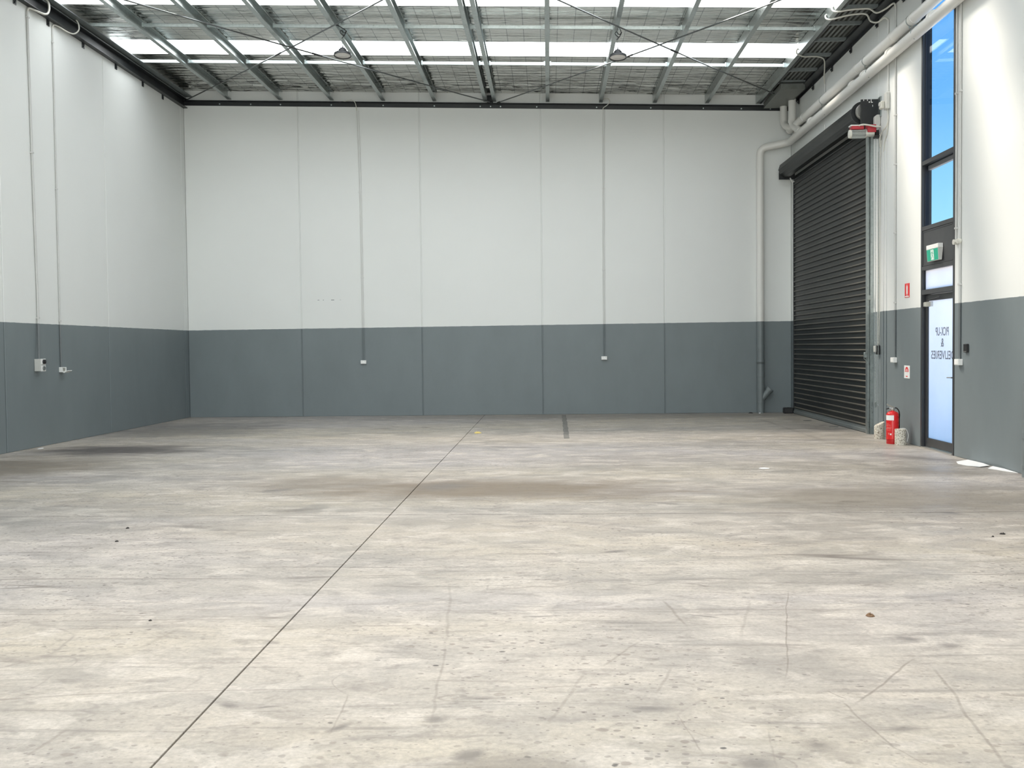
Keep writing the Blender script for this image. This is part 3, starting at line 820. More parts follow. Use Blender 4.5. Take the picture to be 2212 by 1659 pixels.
plate(MB(), [(ya+0.012, 2.797), (yb-0.010, 2.797), (yb-0.016, 2.64), (ya+0.018, 2.64)]).build('green_face', 'green', ex)
yc = 14.595
plate(MB(), [(yc-0.055, 2.787), (yc+0.055, 2.787), (yc+0.055, 2.650), (yc-0.055, 2.650)], 0.001).build('pictogram_door', 'sign_white', ex)
man = MB()
def limb(a, b, w):
    a = Vector(a); b = Vector(b); d = (b-a).normalized(); nrm = Vector((-d.y, d.x))*w
    plate(man, [tuple(a+nrm), tuple(b+nrm), tuple(b-nrm), tuple(a-nrm)], 0.002)
plate(man, [(yc-0.005+0.012*math.cos(k*math.pi/5), 2.770+0.012*math.sin(k*math.pi/5)) for k in range(10)], 0.002)
limb((yc-0.002, 2.757), (yc+0.008, 2.712), 0.011)
limb((yc, 2.752), (yc-0.032, 2.738), 0.005); limb((yc-0.032, 2.738), (yc-0.04, 2.722), 0.005)
limb((yc+0.002, 2.752), (yc+0.034, 2.748), 0.005); limb((yc+0.034, 2.748), (yc+0.042, 2.728), 0.005)
limb((yc+0.006, 2.716), (yc-0.025, 2.692), 0.006); limb((yc-0.025, 2.692), (yc-0.028, 2.660), 0.006)
limb((yc+0.008, 2.716), (yc+0.022, 2.682), 0.006); limb((yc+0.022, 2.682), (yc+0.048, 2.668), 0.006)
man.build('running_figure', 'green', ex)

# ---- fire signs
s1 = thing('fire_sign', (XR, 15.77, 2.29), 'tall red fire extinguisher sign on the white wall left of the glass door', 'sign')
MB().box(XR-0.005, XR-0.0005, 15.665, 15.865, 2.185, 2.395, 0.001).build('sign_plate', 'sign_red', s1)
def sgn_poly(mb, pts, off=0.0062): return mb.add([(XR-off, a, b) for a, b in pts], [tuple(range(len(pts)))])
mb = MB()
yc, q = 15.765, 0.028
sgn_poly(mb, [(yc-q, 2.235), (yc+q, 2.235), (yc+q, 2.345), (yc+q*0.6, 2.362), (yc-q*0.6, 2.362), (yc-q, 2.345)])
sgn_poly(mb, [(yc-0.01, 2.362), (yc+0.012, 2.362), (yc+0.012, 2.378), (yc-0.01, 2.378)])
sgn_poly(mb, [(yc-0.085, 2.193), (yc+0.085, 2.193), (yc+0.085, 2.208), (yc-0.085, 2.208)])
sgn_poly(mb, [(yc-0.02, 2.215), (yc+0.02, 2.215), (yc+0.02, 2.226), (yc-0.02, 2.226)])
mb.build('extinguisher_pictogram', 'sign_white', s1)
s2 = thing('fire_sign', (XR, 15.77, 1.07), 'small white sign with red arch on the grey wall above the extinguisher', 'sign')
MB().box(XR-0.005, XR-0.0005, 15.645, 15.885, 0.975, 1.168, 0.001).build('sign_plate', 'sign_white', s2)
mb = MB()
pts = [(yc-0.085, 1.075)] + [(yc-0.075*math.cos(k*math.pi/12), 1.085+0.062*math.sin(k*math.pi/12)) for k in range(13)] + [(yc+0.085, 1.075)]
sgn_poly(mb, pts)
sgn_poly(mb, [(yc-0.05, 1.012), (yc+0.05, 1.012), (yc+0.03, 1.0), (yc, 0.995), (yc-0.03, 1.0)])
mb.build('red_arch', 'sign_red', s2)
mb = MB()
sgn_poly(mb, [(yc-0.055, 1.085), (yc+0.055, 1.085), (yc+0.055, 1.095), (yc-0.055, 1.095)], 0.0072)
sgn_poly(mb, [(yc-0.04, 1.108), (yc+0.04, 1.108), (yc+0.04, 1.116), (yc-0.04, 1.116)], 0.0072)
mb.build('arch_print', 'sign_white', s2)

# ================================================================== ROLLER DOOR
rdoor = thing('roller_door', (XR-0.03, 20.1, 0), 'tall charcoal roller door of ribbed slats in the right wall', 'roller door')
CX0 = XR-0.035
pitch = 0.1045
Y0, Y1 = 17.50, 22.76
# one slat: flat pan, then a raised roll at the bottom
sp = [(0.0, pitch), (0.0, 0.040), (-0.006, 0.036), (-0.020, 0.030), (-0.026, 0.020), (-0.024, 0.010), (-0.014, 0.004), (-0.004, 0.002), (0.0, 0.0),
      (0.006, 0.0), (0.006, pitch)]
sl = None
nsl = 48
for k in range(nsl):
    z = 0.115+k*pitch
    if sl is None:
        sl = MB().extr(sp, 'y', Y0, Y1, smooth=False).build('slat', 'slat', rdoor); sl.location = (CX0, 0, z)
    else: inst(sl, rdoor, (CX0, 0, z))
MB().extr([(CX0-0.022, 0.012), (CX0+0.01, 0.012), (CX0+0.01, 0.115), (CX0-0.008, 0.115), (CX0-0.012, 0.07), (CX0-0.022, 0.062)], 'y', Y0, Y1).build('bottom_rail', 'galv_matt', rdoor, label='dull metal bottom rail')
MB().box(CX0-0.015, CX0+0.01, Y0, Y1, 0.0, 0.014).build('rubber_seal', 'black_plastic', rdoor)
MB().extr([(XR, Y0-0.11), (XR-0.05, Y0-0.11), (XR-0.05, Y0-0.105), (XR-0.005, Y0-0.105), (XR-0.005, Y0-0.07), (XR-0.085, Y0-0.07), (XR-0.085, Y0+0.03), (XR-0.08, Y0+0.03), (XR-0.08, Y0-0.065), (XR, Y0-0.065)],
          'z', 0.0, 4.98).build('guide_rail', 'galv', rdoor, label='galvanised guide beside the chain')
MB().box(XR-0.055, XR-0.001, Y1-0.02, Y1+0.045, 0.0, 5.0, 0.003).build('guide_rail', 'black_steel', rdoor, label='dark guide by the corner')
MB().tube([(XR-0.03, Y1+0.06, 4.9), (XR-0.07, Y1+0.05, 5.02), (XR-0.12, Y1+0.03, 5.1)], 0.014, 8).build('guide_flare', 'white_plastic', rdoor)
# barrel with rolled curtain
DX, DZ, DR = 5.175, 5.285, 0.165
prof = []
n_ = 40
for k in range(n_):
    a = 2*math.pi*k/n_; r = DR + (0.008 if k % 4 == 0 else 0.0)
    prof.append((DX+r*math.cos(a), DZ+r*math.sin(a)))
MB().extr(prof, 'y', 17.42, 22.86).build('curtain_roll', 'door_steel', rdoor)
MB().lathe([(0.135, 0), (0.135, 0.10), (0.10, 0.10), (0.10, 0.16)], (DX, 17.22, DZ), 'y', 28).build('barrel_end', 'silver', rdoor, label='pale barrel end ring')
MB().lathe([(0.185, 0), (0.185, 0.04)], (DX, 17.38, DZ), 'y', 28).build('end_disc', 'black_steel', rdoor)
# fascia edge strip above the roll
MB().extr([(CX0-0.01, 5.12), (CX0-0.30, 5.43), (CX0-0.296, 5.436), (CX0, 5.13)], 'y', 17.5, 22.85).build('roll_cover', 'black_steel', rdoor) if False else None
MB().extr([(5.02, 5.08), (XR-0.001, 5.08), (XR-0.001, 5.30), (5.33, 5.32), (5.02, 5.24)], 'y', 22.865, 22.90).build('end_plate', 'black_steel', rdoor)
MB().extr([(5.07, 5.44), (XR-0.001, 5.44), (XR-0.001, 5.17), (5.335, 5.13), (5.29, 5.07), (5.28, 4.98), (5.09, 4.98), (5.07, 5.05)], 'y', 17.10, 17.14).build('end_plate', 'black_steel', rdoor, label='dark plate carrying the motor')
MB().box(XR-0.02, XR-0.001, 16.98, 17.10, 5.14, 5.46, 0.002).build('wall_angle', 'galv', rdoor)
mb = MB()
for x0, x1, z0, z1 in ((5.105, 5.115, 5.415, 5.438), (5.165, 5.175, 5.415, 5.438), (5.225, 5.235, 5.385, 5.438), (5.235, 5.255, 5.385, 5.397), (5.25, 5.258, 5.32, 5.35)):
    mb.box(x0, x1, 17.0985, 17.10, z0, z1)
mb.lathe([(0.011, 0), (0.011, 0.002)], (5.20, 17.0975, 5.395), 'y', 12)
mb.build('stencil_mark', 'sign_white', rdoor, label='white stencil marks')
mb = MB().box(5.115, 5.155, 17.0985, 17.10, 5.325, 5.345).add([(5.14, 17.095, 5.325), (5.165, 17.095, 5.355), (5.185, 17.095, 5.345), (5.165, 17.098, 5.330)], [(0, 1, 2, 3)])
mb.build('slot', 'frame_black', rdoor)
# latch
MB().box(XR-0.14, XR-0.082, 17.41, 17.47, 1.27, 1.36, 0.003).tube([(XR-0.14, 17.45, 1.26), (XR-0.09, 17.44, 1.21), (XR-0.09, 17.44, 1.16)], 0.007, 8).build('latch', 'galv', rdoor)
MB().box(XR-0.11, XR-0.05, 17.36, 17.40, 2.22, 2.30, 0.003).build('guide_clip', 'galv', rdoor)

mo = thing('door_motor', (5.1, 17.0, 4.92), 'red and silver roller door motor hanging under the dark end plate', 'motor')
fin = []
for k in range(48):
    a = 2*math.pi*k/48; r = 0.062 + (0.010 if k % 4 < 2 else 0)
    fin.append((17.02+r*math.cos(a), 4.870+r*math.sin(a)))
MB().extr(fin, 'x', 4.885, 5.105).build('finned_body', 'alloy', mo)
MB().lathe([(0.045, -0.030), (0.066, -0.022), (0.070, 0.0), (0.066, 0.012)], (4.875, 17.02, 4.870), 'x', 20).build('end_cap', 'cream_plastic', mo)
MB().lathe([(0.074, 0), (0.076, 0.01), (0.076, 0.02), (0.055, 0.022), (0.055, 0.14)], (5.105, 17.02, 4.875), 'x', 20).build('gearbox_neck', 'silver', mo)
MB().box(4.88, 5.075, 16.955, 17.085, 4.935, 4.989, 0.006).build('terminal_cover', 'red_motor', mo)
MB().box(4.862, 5.07, 16.96, 17.09, 4.988, 5.008, 0.006).build('top_cover', 'sign_white', mo)
MB().box(5.13, 5.27, 16.96, 17.09, 4.885, 5.01, 0.006).build('gearbox', 'red_motor', mo)
MB().lathe([(0.03, 0), (0.062, 0.006), (0.062, 0.016), (0.050, 0.026), (0.062, 0.036), (0.062, 0.046), (0.03, 0.052)], (5.265, 17.00, 4.87), 'x', 20).build('chain_wheel', 'black_plastic', mo)
MB().box(5.245, 5.335, 16.95, 17.06, 4.795, 4.835, 0.004).build('chain_guide', 'black_plastic', mo)
MB().tube(spline([(4.985, 16.945, 4.99), (5.05, 16.92, 5.0), (5.15, 16.91, 4.985), (5.24, 16.91, 4.965), (5.33, 16.93, 4.965)]), 0.013, 8).build('motor_cable', 'cream_plastic', mo)
MB().lathe([(0.105, 0), (0.105, 0.02), (0.09, 0.03)], (5.325, 16.90, 5.06), 'y', 24).build('sensor_disc', 'grey_plastic', mo) if False else None
# pale limit-switch cover
fin = [(5.26, 5.13), (5.27, 5.155), (5.30, 5.175), (5.345, 5.175), (5.355, 5.05), (5.34, 4.99), (5.31, 4.96), (5.27, 4.965), (5.26, 5.0)]
MB().extr(fin, 'y', 17.02, 17.09).build('limit_cover', 'grey_plastic', mo)

# hand chain, two strands and a bottom loop
ch = thing('hand_chain', (5.29, 17.0, 0.6), 'long galvanised hand chain hanging beside the roller door guide', 'chain')
mb = MB()
def link(mb, c, ang):
    pts = []
    for k in range(8):
        a = 2*math.pi*k/8
        u_, w_ = 0.0085*math.cos(a), 0.0155*math.sin(a)
        pts.append(Vector((c[0]+u_*math.cos(ang), c[1]+u_*math.sin(ang), c[2]+w_)))
    pts.append(pts[0]); mb.tube(pts, 0.0028, 4, caps=False)
for sx_ in (5.272, 5.318):
    z = 4.80; k = 0
    while z > 0.52:
        link(mb, (sx_+0.002*math.sin(z*3), 17.0, z), (k % 2)*math.pi/2+0.5); z -= 0.0245; k += 1
for k in range(1, 4):
    a = math.pi*k/4; link(mb, (5.295-0.023*math.cos(a), 17.0, 0.52-0.03*math.sin(a)), a)
mb.build('chain_links', 'galv', ch, kind='stuff')
MB().box(5.262, 5.285, 16.985, 17.01, 0.47, 0.56, 0.004).build('chain_keeper', 'galv', ch)

cb = thing('control_box', (XR, 17.1, 1.4), 'small black and grey door control box beside the hand chain', 'switch box')
MB().box(XR-0.055, XR-0.002, 17.03, 17.17, 1.325, 1.475, 0.006).build('box_body', 'black_plastic', cb)
MB().box(XR-0.072, XR-0.055, 17.045, 17.155, 1.365, 1.465, 0.005).build('box_cover', 'grey_plastic', cb)
MB().tube([(XR-0.012, 17.12, 1.475), (XR-0.012, 17.12, 2.0), (XR-0.012, 17.11, 4.6)], 0.008, 6).build('control_cable', 'cream_plastic', cb)
MB().tube([(XR-0.012, 17.07, 1.475), (XR-0.012, 17.04, 1.95), (XR-0.012, 17.02, 4.4), (XR-0.015, 16.95, 4.75)], 0.007, 6).build('control_cable', 'cream_plastic', cb)

# ================================================================== STORMWATER PIPES
def bracket_clip(parent, x, y, z, r):
    mb = MB(); pts = []
    for k in range(13):
        a = math.pi*(0.5+k/12.0); pts.append((x+(r+0.004)*math.cos(a), y, z+(r+0.004)*math.sin(a)))
    mb.extr([(p[0], p[2]) for p in pts] + [(q[0]*1.0+0.0, q[2]) for q in [(x-(r+0.001)*math.sin(math.pi*(k/12.0)), 0, z-(r+0.001)*math.cos(math.pi*(k/12.0))) for k in range(13)]], 'y', y-0.012, y+0.012)
    mb.box(x-0.01, XR-0.001, y-0.012, y+0.012, z+r+0.002, z+r+0.008)
    mb.lathe([(0.009, 0), (0.009, 0.03)], (x-0.03, y, z-r-0.03), 'z', 6, False)
    return mb
PR = 0.080
PX = XR-0.11
lp = thing('stormwater_pipe', (PX, 18, 5.92), 'white stormwater pipe, lower of the pair, turning down the back wall to the floor', 'pipe')
VX, VY = 4.655, YB-0.105
path = fillet([(PX, YF+0.3, 5.92), (PX, 22.92, 5.885), (VX, VY, 5.80), (VX, VY, 0.0)], 0.17, 8)
MB().tube(path, PR, 24).build('pipe_run', 'pipe', lp)
for yy in (21.0, 18.15, 17.5, 16.2, 14.45, 12.0):
    MB().tube([(PX, yy-0.05, 5.92), (PX, yy+0.05, 5.92)], PR+0.006, 24).build('coupling', 'pipe', lp)
for yy in (19.9, 17.2, 15.1, 13.3): bracket_clip(lp, PX, yy, 5.92, PR).build('pipe_clip', 'galv', lp)
for zz, h in ((1.47, 0.05), (1.14, 0.05), (1.10, 0.02), (0.86, 0.06), (0.59, 0.05), (0.24, 0.02), (3.1, 0.012)):
    MB().tube([(VX, VY, zz-h), (VX, VY, zz+h)], PR+0.007, 24).build('coupling', 'pipe', lp)
MB().tube([(VX, VY, 0.27), (VX+0.10, VY-0.02, 0.40), (VX+0.20, VY-0.04, 0.53)], PR*0.85, 20, radii=[PR*0.75, PR*0.85, PR*0.9]).build('branch', 'pipe', lp, label='angled inspection branch near the floor')
MB().tube([(VX+0.165, VY-0.033, 0.485), (VX+0.205, VY-0.041, 0.537)], PR+0.004, 20).build('branch_cap', 'pipe', lp)
MB().tube(fillet([(5.20, 22.42, 6.70), (5.20, 22.42, 6.16), (PX, 21.92, 5.92)], 0.16, 8), PR, 24).build('drop_pipe', 'pipe', lp)
MB().tube([(5.20, 22.42, 6.20), (5.20, 22.42, 6.27)], PR+0.005, 24).build('coupling', 'pipe', lp)
up = thing('stormwater_pipe', (PX, 18, 6.13), 'white stormwater pipe, upper of the pair high on the right wall, with capped end', 'pipe')
UZ = 6.135
MB().tube([(PX, YF+0.3, UZ), (PX, 22.80, UZ)], PR-0.003, 24).build('pipe_run', 'pipe', up)
MB().tube([(PX, 22.80, UZ), (PX, 22.86, UZ)], PR+0.004, 24).build('end_cap', 'pipe', up)
for yy in (21.6, 17.9, 16.1, 15.2, 12.9):
    MB().tube([(PX, yy-0.05, UZ), (PX, yy+0.05, UZ)], PR+0.003, 24).build('coupling', 'pipe', up)
for yy in (20.1, 17.4, 15.3, 13.5): bracket_clip(up, PX, yy, UZ, PR).build('pipe_clip', 'galv', up)
MB().tube(fillet([(5.14, 22.95, 6.70), (5.14, 22.95, 6.25), (PX, 22.60, UZ)], 0.15, 8), PR-0.003, 24).build('drop_pipe', 'pipe', up)
sump = thing('gutter_sump', (4.98, 22.2, 6.66), 'grey sheet metal gutter sump box in the back right corner of the roof', 'sump')
MB().box(4.74, 5.225, 21.40, 23.10, 6.665, 6.79, 0.004).build('sump_box', 'gutter', sump)
MB().box(4.69, 5.28, 21.36, 21.40, 6.775, 6.80, 0.002).build('sump_lip', 'gutter', sump)
MB().box(4.755, 5.21, 21.394, 21.40, 6.68, 6.765, 0.001).build('front_panel', 'gutter', sump)

# ================================================================== CONDUITS, OUTLETS
def conduit(path, r, lab, cat='conduit', clips=(), wallx=None, wally=None, mat='conduit', clipmat='white_plastic', rr=0.05, smooth_spline=None):
    th = thing('conduit', Vector(path[0]), lab, cat)
    MB().tube(fillet(path, rr), r, 10).build('conduit_run', mat, th)
    if smooth_spline: MB().tube(spline(smooth_spline), r, 10).build('flexible_loop', 'cream_plastic', th)
    for c in clips:
        x, y, z = c
        if wallx is not None:
            s_ = 1 if wallx < 0 else -1
            MB().box(min(wallx, wallx+s_*(2.4*r)), max(wallx, wallx+s_*(2.4*r)), y-r-0.012, y+r+0.012, z-0.012, z+0.012, 0.002).build('saddle', mat, th)
        else:
            MB().box(x-r-0.012, x+r+0.012, wally-2.4*r, wally, z-0.012, z+0.012, 0.002).build('saddle', mat, th)
    return th
# left wall
lx = XL+0.020
conduit([(lx, 16.17, 6.84), (lx, 16.20, 4.6), (lx, 16.26, 2.2), (lx+0.035, 16.18, 1.40)], 0.017,
        'grey conduit on the left wall, nearest the camera, ending at the two-socket box', clips=[(0, 16.18, 6.75), (0, 16.2, 4.65), (0, 16.25, 2.05)], wallx=XL, rr=0.3,
        smooth_spline=[(lx, 16.17, 6.84), (lx+0.01, 16.21, 6.90), (lx+0.05, 16.35, 6.905), (lx+0.10, 16.50, 6.90), (XL+0.13, 16.62, 6.95), (XL+0.135, 16.66, 7.05), (XL+0.11, 16.66, 7.16), (XL+0.03, 16.62, 7.19)])
conduit([(lx-0.003, 17.0, 6.82), (lx-0.003, 17.0, 1.26)], 0.012,
        'slim grey conduit on the left wall, farther one, ending at the open outlet', clips=[(0, 17.0, 6.6), (0, 17.0, 4.2), (0, 17.0, 2.02)], wallx=XL,
        smooth_spline=[(lx-0.003, 17.0, 6.82), (lx+0.005, 17.03, 6.89), (lx+0.03, 17.15, 6.90), (lx+0.09, 17.38, 6.87), (XL+0.13, 17.55, 6.90), (XL+0.15, 17.68, 7.00), (XL+0.135, 17.70, 7.12), (XL+0.10, 17.66, 7.18), (XL+0.05, 17.6, 7.19)])
so = thing('power_outlet', (XL, 16.2, 1.3), 'tall grey outlet box with one black and one grey round socket on the left wall', 'outlet')
MB().box(XL+0.001, XL+0.105, 16.13, 16.27, 1.205, 1.40, 0.005).build('box_body', 'grey_plastic', so)
MB().box(XL+0.105, XL+0.118, 16.128, 16.272, 1.308, 1.402, 0.003).box(XL+0.105, XL+0.118, 16.128, 16.272, 1.203, 1.299, 0.003).build('front_cover', 'white_plastic', so)
MB().lathe([(0.036, 0), (0.036, 0.028), (0.028, 0.032), (0, 0.032)], (XL+0.118, 16.20, 1.355), 'x', 18).build('socket', 'black_plastic', so, label='black round socket')
MB().lathe([(0.036, 0), (0.036, 0.014), (0.027, 0.016), (0.027, 0.006), (0, 0.006)], (XL+0.118, 16.20, 1.252), 'x', 18).build('socket', 'galv_matt', so, label='grey ring socket')
op = thing('power_outlet', (XL, 17.02, 1.22), 'small white outlet on the left wall with its cover flap hanging open', 'outlet')
mb = MB().box(XL+0.001, XL+0.05, 16.95, 17.09, 1.17, 1.255, 0.004)
mb.box(XL+0.05, XL+0.062, 16.95, 16.965, 1.17, 1.255).box(XL+0.05, XL+0.062, 17.075, 17.09, 1.17, 1.255).box(XL+0.05, XL+0.062, 16.965, 17.075, 1.17, 1.182).box(XL+0.05, XL+0.062, 16.965, 17.075, 1.243, 1.255)
mb.build('box_body', 'white_plastic', op)
MB().box(XL+0.05, XL+0.056, 16.985, 17.03, 1.185, 1.24).box(XL+0.05, XL+0.058, 17.045, 17.06, 1.19, 1.235).build('socket', 'silver', op)
fl = MB().extr([(XL+0.064, 1.168), (XL+0.135, 1.20), (XL+0.140, 1.192), (XL+0.07, 1.158)], 'y', 16.97, 17.13).build('cover_flap', 'white_plastic', op)

# back wall
def gpo(loc, lab, faceaxis, w=0.125, h=0.078, d=0.05):
    x, y, z = loc
    th = thing('power_outlet', loc, lab, 'outlet')
    if faceaxis == 'y':
        MB().box(x-w/2, x+w/2, y-d, y-0.001, z-h/2, z+h/2, 0.004).build('box_body', 'white_plastic', th)
        MB().box(x-w/2+0.012, x+w/2-0.012, y-d-0.004, y-d, z-h/2+0.010, z+h/2-0.010, 0.0015).build('face_plate', 'sign_white', th)
        MB().box(x-0.038, x-0.022, y-d-0.007, y-d-0.004, z+0.008, z+0.018).build('switch', 'grey_plastic', th)
        MB().box(x+0.022, x+0.038, y-d-0.007, y-d-0.004, z+0.008, z+0.018).build('switch', 'grey_plastic', th)
    else:
        MB().box(x-d, x-0.001, y-w/2, y+w/2, z-h/2, z+h/2, 0.004).build('box_body', 'white_plastic', th)
        MB().box(x-d-0.004, x-d, y-w/2+0.012, y+w/2-0.012, z-h/2+0.010, z+h/2-0.010, 0.0015).build('face_plate', 'sign_white', th)
    return th
gpo((-4.155, YB, 1.21), 'white power outlet on the grey band of the back wall, left of centre', 'y')
gpo((1.225, YB, 1.245), 'white power outlet on the grey band of the back wall, right of centre', 'y')
by = YB-0.014
for dx, nm in ((0.0, 'left'), (0.045, 'right')):
    conduit([(-4.225+dx, by, 6.80), (-4.19+dx*0.9, by, 5.2), (-4.178+dx*0.8, by, 3.1), (-4.172+dx*0.8, by, 1.25)], 0.0085,
            f'thin white conduit down the left part of the back wall, {nm} one of the pair', clips=[(-4.178+dx*0.8, 0, 3.1), (-4.2+dx*0.9, 0, 5.0)], wally=YB, rr=0.4,
            mat='conduit_flush', smooth_spline=None if dx else [(-4.225, by, 6.80), (-4.225, YB-0.09, 6.90), (-4.25, YB-0.13, 6.97), (-4.33, YB-0.13, 7.01), (-4.45, YB-0.10, 6.995), (-4.6, YB-0.08, 6.99), (-4.75, YB-0.07, 7.01)])
for dx, nm in ((0.0, 'left'), (0.035, 'right')):
    conduit([(1.235+dx, by, 6.72), (1.21+dx, by, 4.0), (1.215+dx*0.8, by, 1.28)], 0.0085,
            f'thin white conduit down the right part of the back wall, {nm} one of the pair', clips=[(1.212+dx, 0, 3.2), (1.22+dx, 0, 5.0)], wally=YB, rr=0.4,
            mat='conduit_flush', smooth_spline=None if dx else [(1.235, by, 6.72), (1.25, YB-0.03, 6.76), (1.33, YB-0.11, 6.80), (1.38, YB-0.13, 6.87), (1.35, YB-0.13, 6.93), (1.27, YB-0.10, 6.94), (1.22, YB-0.05, 6.93)])

# right wall conduits
rx = XR-0.016
def loopz(y, z): return (4.60, y, z)
conduit([(rx, 16.27, 6.62), (rx, 16.27, 1.27)], 0.014, 'cream conduit on the right wall between the roller door and the red fire sign', clips=[(0, 16.27, z) for z in (5.0, 4.25, 3.2, 2.13)], wallx=XR, mat='conduit',
        smooth_spline=[(4.64, 16.95, 6.90), (4.56, 16.93, 6.86), (4.56, 16.85, 6.78), (4.63, 16.77, 6.745), (4.75, 16.74, 6.755), (4.9, 16.73, 6.765), (5.08, 16.72, 6.76), (5.16, 16.60, 6.66), (5.24, 16.42, 6.66), (5.32, 16.29, 6.70), (rx, 16.27, 6.62)])
conduit([(rx, 16.62, 6.55), (rx, 16.62, 5.45)], 0.014, 'cream conduit feeding the isolator switch beside the roller door motor', clips=[(0, 16.62, 6.2)], wallx=XR, mat='conduit_flush',
        smooth_spline=[(4.64, 17.35, 6.90), (4.56, 17.33, 6.86), (4.56, 17.25, 6.78), (4.63, 17.17, 6.75), (4.78, 17.02, 6.75), (4.95, 16.95, 6.755), (5.10, 16.93, 6.74), (5.15, 16.88, 6.62), (5.22, 16.76, 6.56), (5.30, 16.66, 6.60), (rx, 16.62, 6.55)])
conduit([(rx, 20.35, 6.50), (rx, 20.35, 6.2)], 0.012, 'short conduit dropping behind the pipes under the gutter', mat='conduit_flush',
        smooth_spline=[(4.64, 19.30, 6.90), (4.56, 19.28, 6.86), (4.57, 19.30, 6.79), (4.70, 19.36, 6.755), (4.85, 19.40, 6.765), (5.0, 19.44, 6.765), (5.12, 19.55, 6.74), (5.22, 19.9, 6.66), (5.29, 20.2, 6.60), (rx, 20.35, 6.50)])
conduit([(rx, 20.35, 5.72), (rx, 20.35, 5.52), (rx, 20.30, 5.50)], 0.013, 'stub of conduit with a cap under the pipes above the roller door', mat='conduit_flush', rr=0.02)
iso = thing('isolator_switch', (XR, 16.68, 5.3), 'pale grey isolator switch on the wall beside the dark motor plate', 'switch')
MB().box(XR-0.06, XR-0.001, 16.56, 16.70, 5.17, 5.43, 0.01).build('box_body', 'grey_plastic', iso)
MB().box(XR-0.115, XR-0.06, 16.64, 16.76, 5.19, 5.31, 0.012).build('switch_knob', 'cream_plastic', iso)
MB().lathe([(0.03, 0), (0.03, 0.012), (0.012, 0.014), (0.012, 0.004)], (XR-0.125, 16.72, 5.27), 'x', 14).build('dial', 'grey_plastic', iso)
MB().tube(spline([(rx, 16.63, 5.17), (rx, 16.62, 5.0), (XR-0.03, 16.68, 4.90), (XR-0.04, 16.80, 4.87), (XR-0.035, 16.95, 4.80), (XR-0.02, 17.0, 4.65)]), 0.011, 8).build('motor_lead', 'cream_plastic', iso)
conduit([(rx+0.008, 16.86, 4.55), (rx+0.008, 16.86, 0.25)], 0.008, 'thin painted-over cable left of the cream conduit, running to the floor', mat='conduit_flush',
        smooth_spline=[(rx, 16.63, 5.10), (rx+0.004, 16.66, 4.85), (rx+0.008, 16.80, 4.70), (rx+0.008, 16.86, 4.55)])
conduit([(rx+0.008, 16.72, 4.70), (rx+0.008, 16.72, 0.25)], 0.008, 'thin painted-over cable just left of the cream conduit, running towards the extinguisher', mat='conduit_flush')
gpo((XR, 16.28, 1.245), 'white power outlet between the roller door and the small fire sign', 'x', 0.14, 0.08, 0.06)
conduit([(rx, 13.875, 6.3), (rx, 13.875, 2.86)], 0.013, 'cream conduit just right of the tall window, nearer the frame', clips=[(0, 13.875, 4.75), (0, 13.875, 3.0)], wallx=XR)
conduit([(rx, 13.74, 6.5), (rx, 13.74, 1.28)], 0.015, 'cream conduit right of the tall window, running down to the outlet', clips=[(0, 13.74, 4.75), (0, 13.74, 2.26)], wallx=XR)
jb = thing('junction_box', (XR, 13.80, 2.83), 'small round junction box joining the two conduits right of the window', 'junction box')
mb = MB().lathe([(0.034, 0), (0.034, 0.045), (0.028, 0.05), (0, 0.05)], (XR-0.052, 13.74, 2.82), 'x', 16)
mb.build('box_body', 'cream_plastic', jb)
MB().lathe([(0.034, 0), (0.034, 0.045), (0.028, 0.05), (0, 0.05)], (XR-0.052, 13.875, 2.82), 'x', 16).build('box_body', 'cream_plastic', jb)
MB().tube([(XR-0.03, 13.74, 2.82), (XR-0.03, 13.875, 2.82)], 0.015, 10).build('link_tube', 'cream_plastic', jb)
gpo((XR, 13.735, 1.248), 'white power outlet on the grey wall just right of the glass door', 'x', 0.14, 0.08, 0.06)
rdr = thing('card_reader', (XR, 13.53, 1.44), 'small black card reader on the wall right of the glass door', 'reader')
MB().box(XR-0.03, XR-0.001, 13.475, 13.585, 1.375, 1.485, 0.005).build('reader_body', 'black_plastic', rdr)
MB().box(XR-0.034, XR-0.03, 13.49, 13.57, 1.385, 1.391).build('reader_trim', 'silver', rdr)

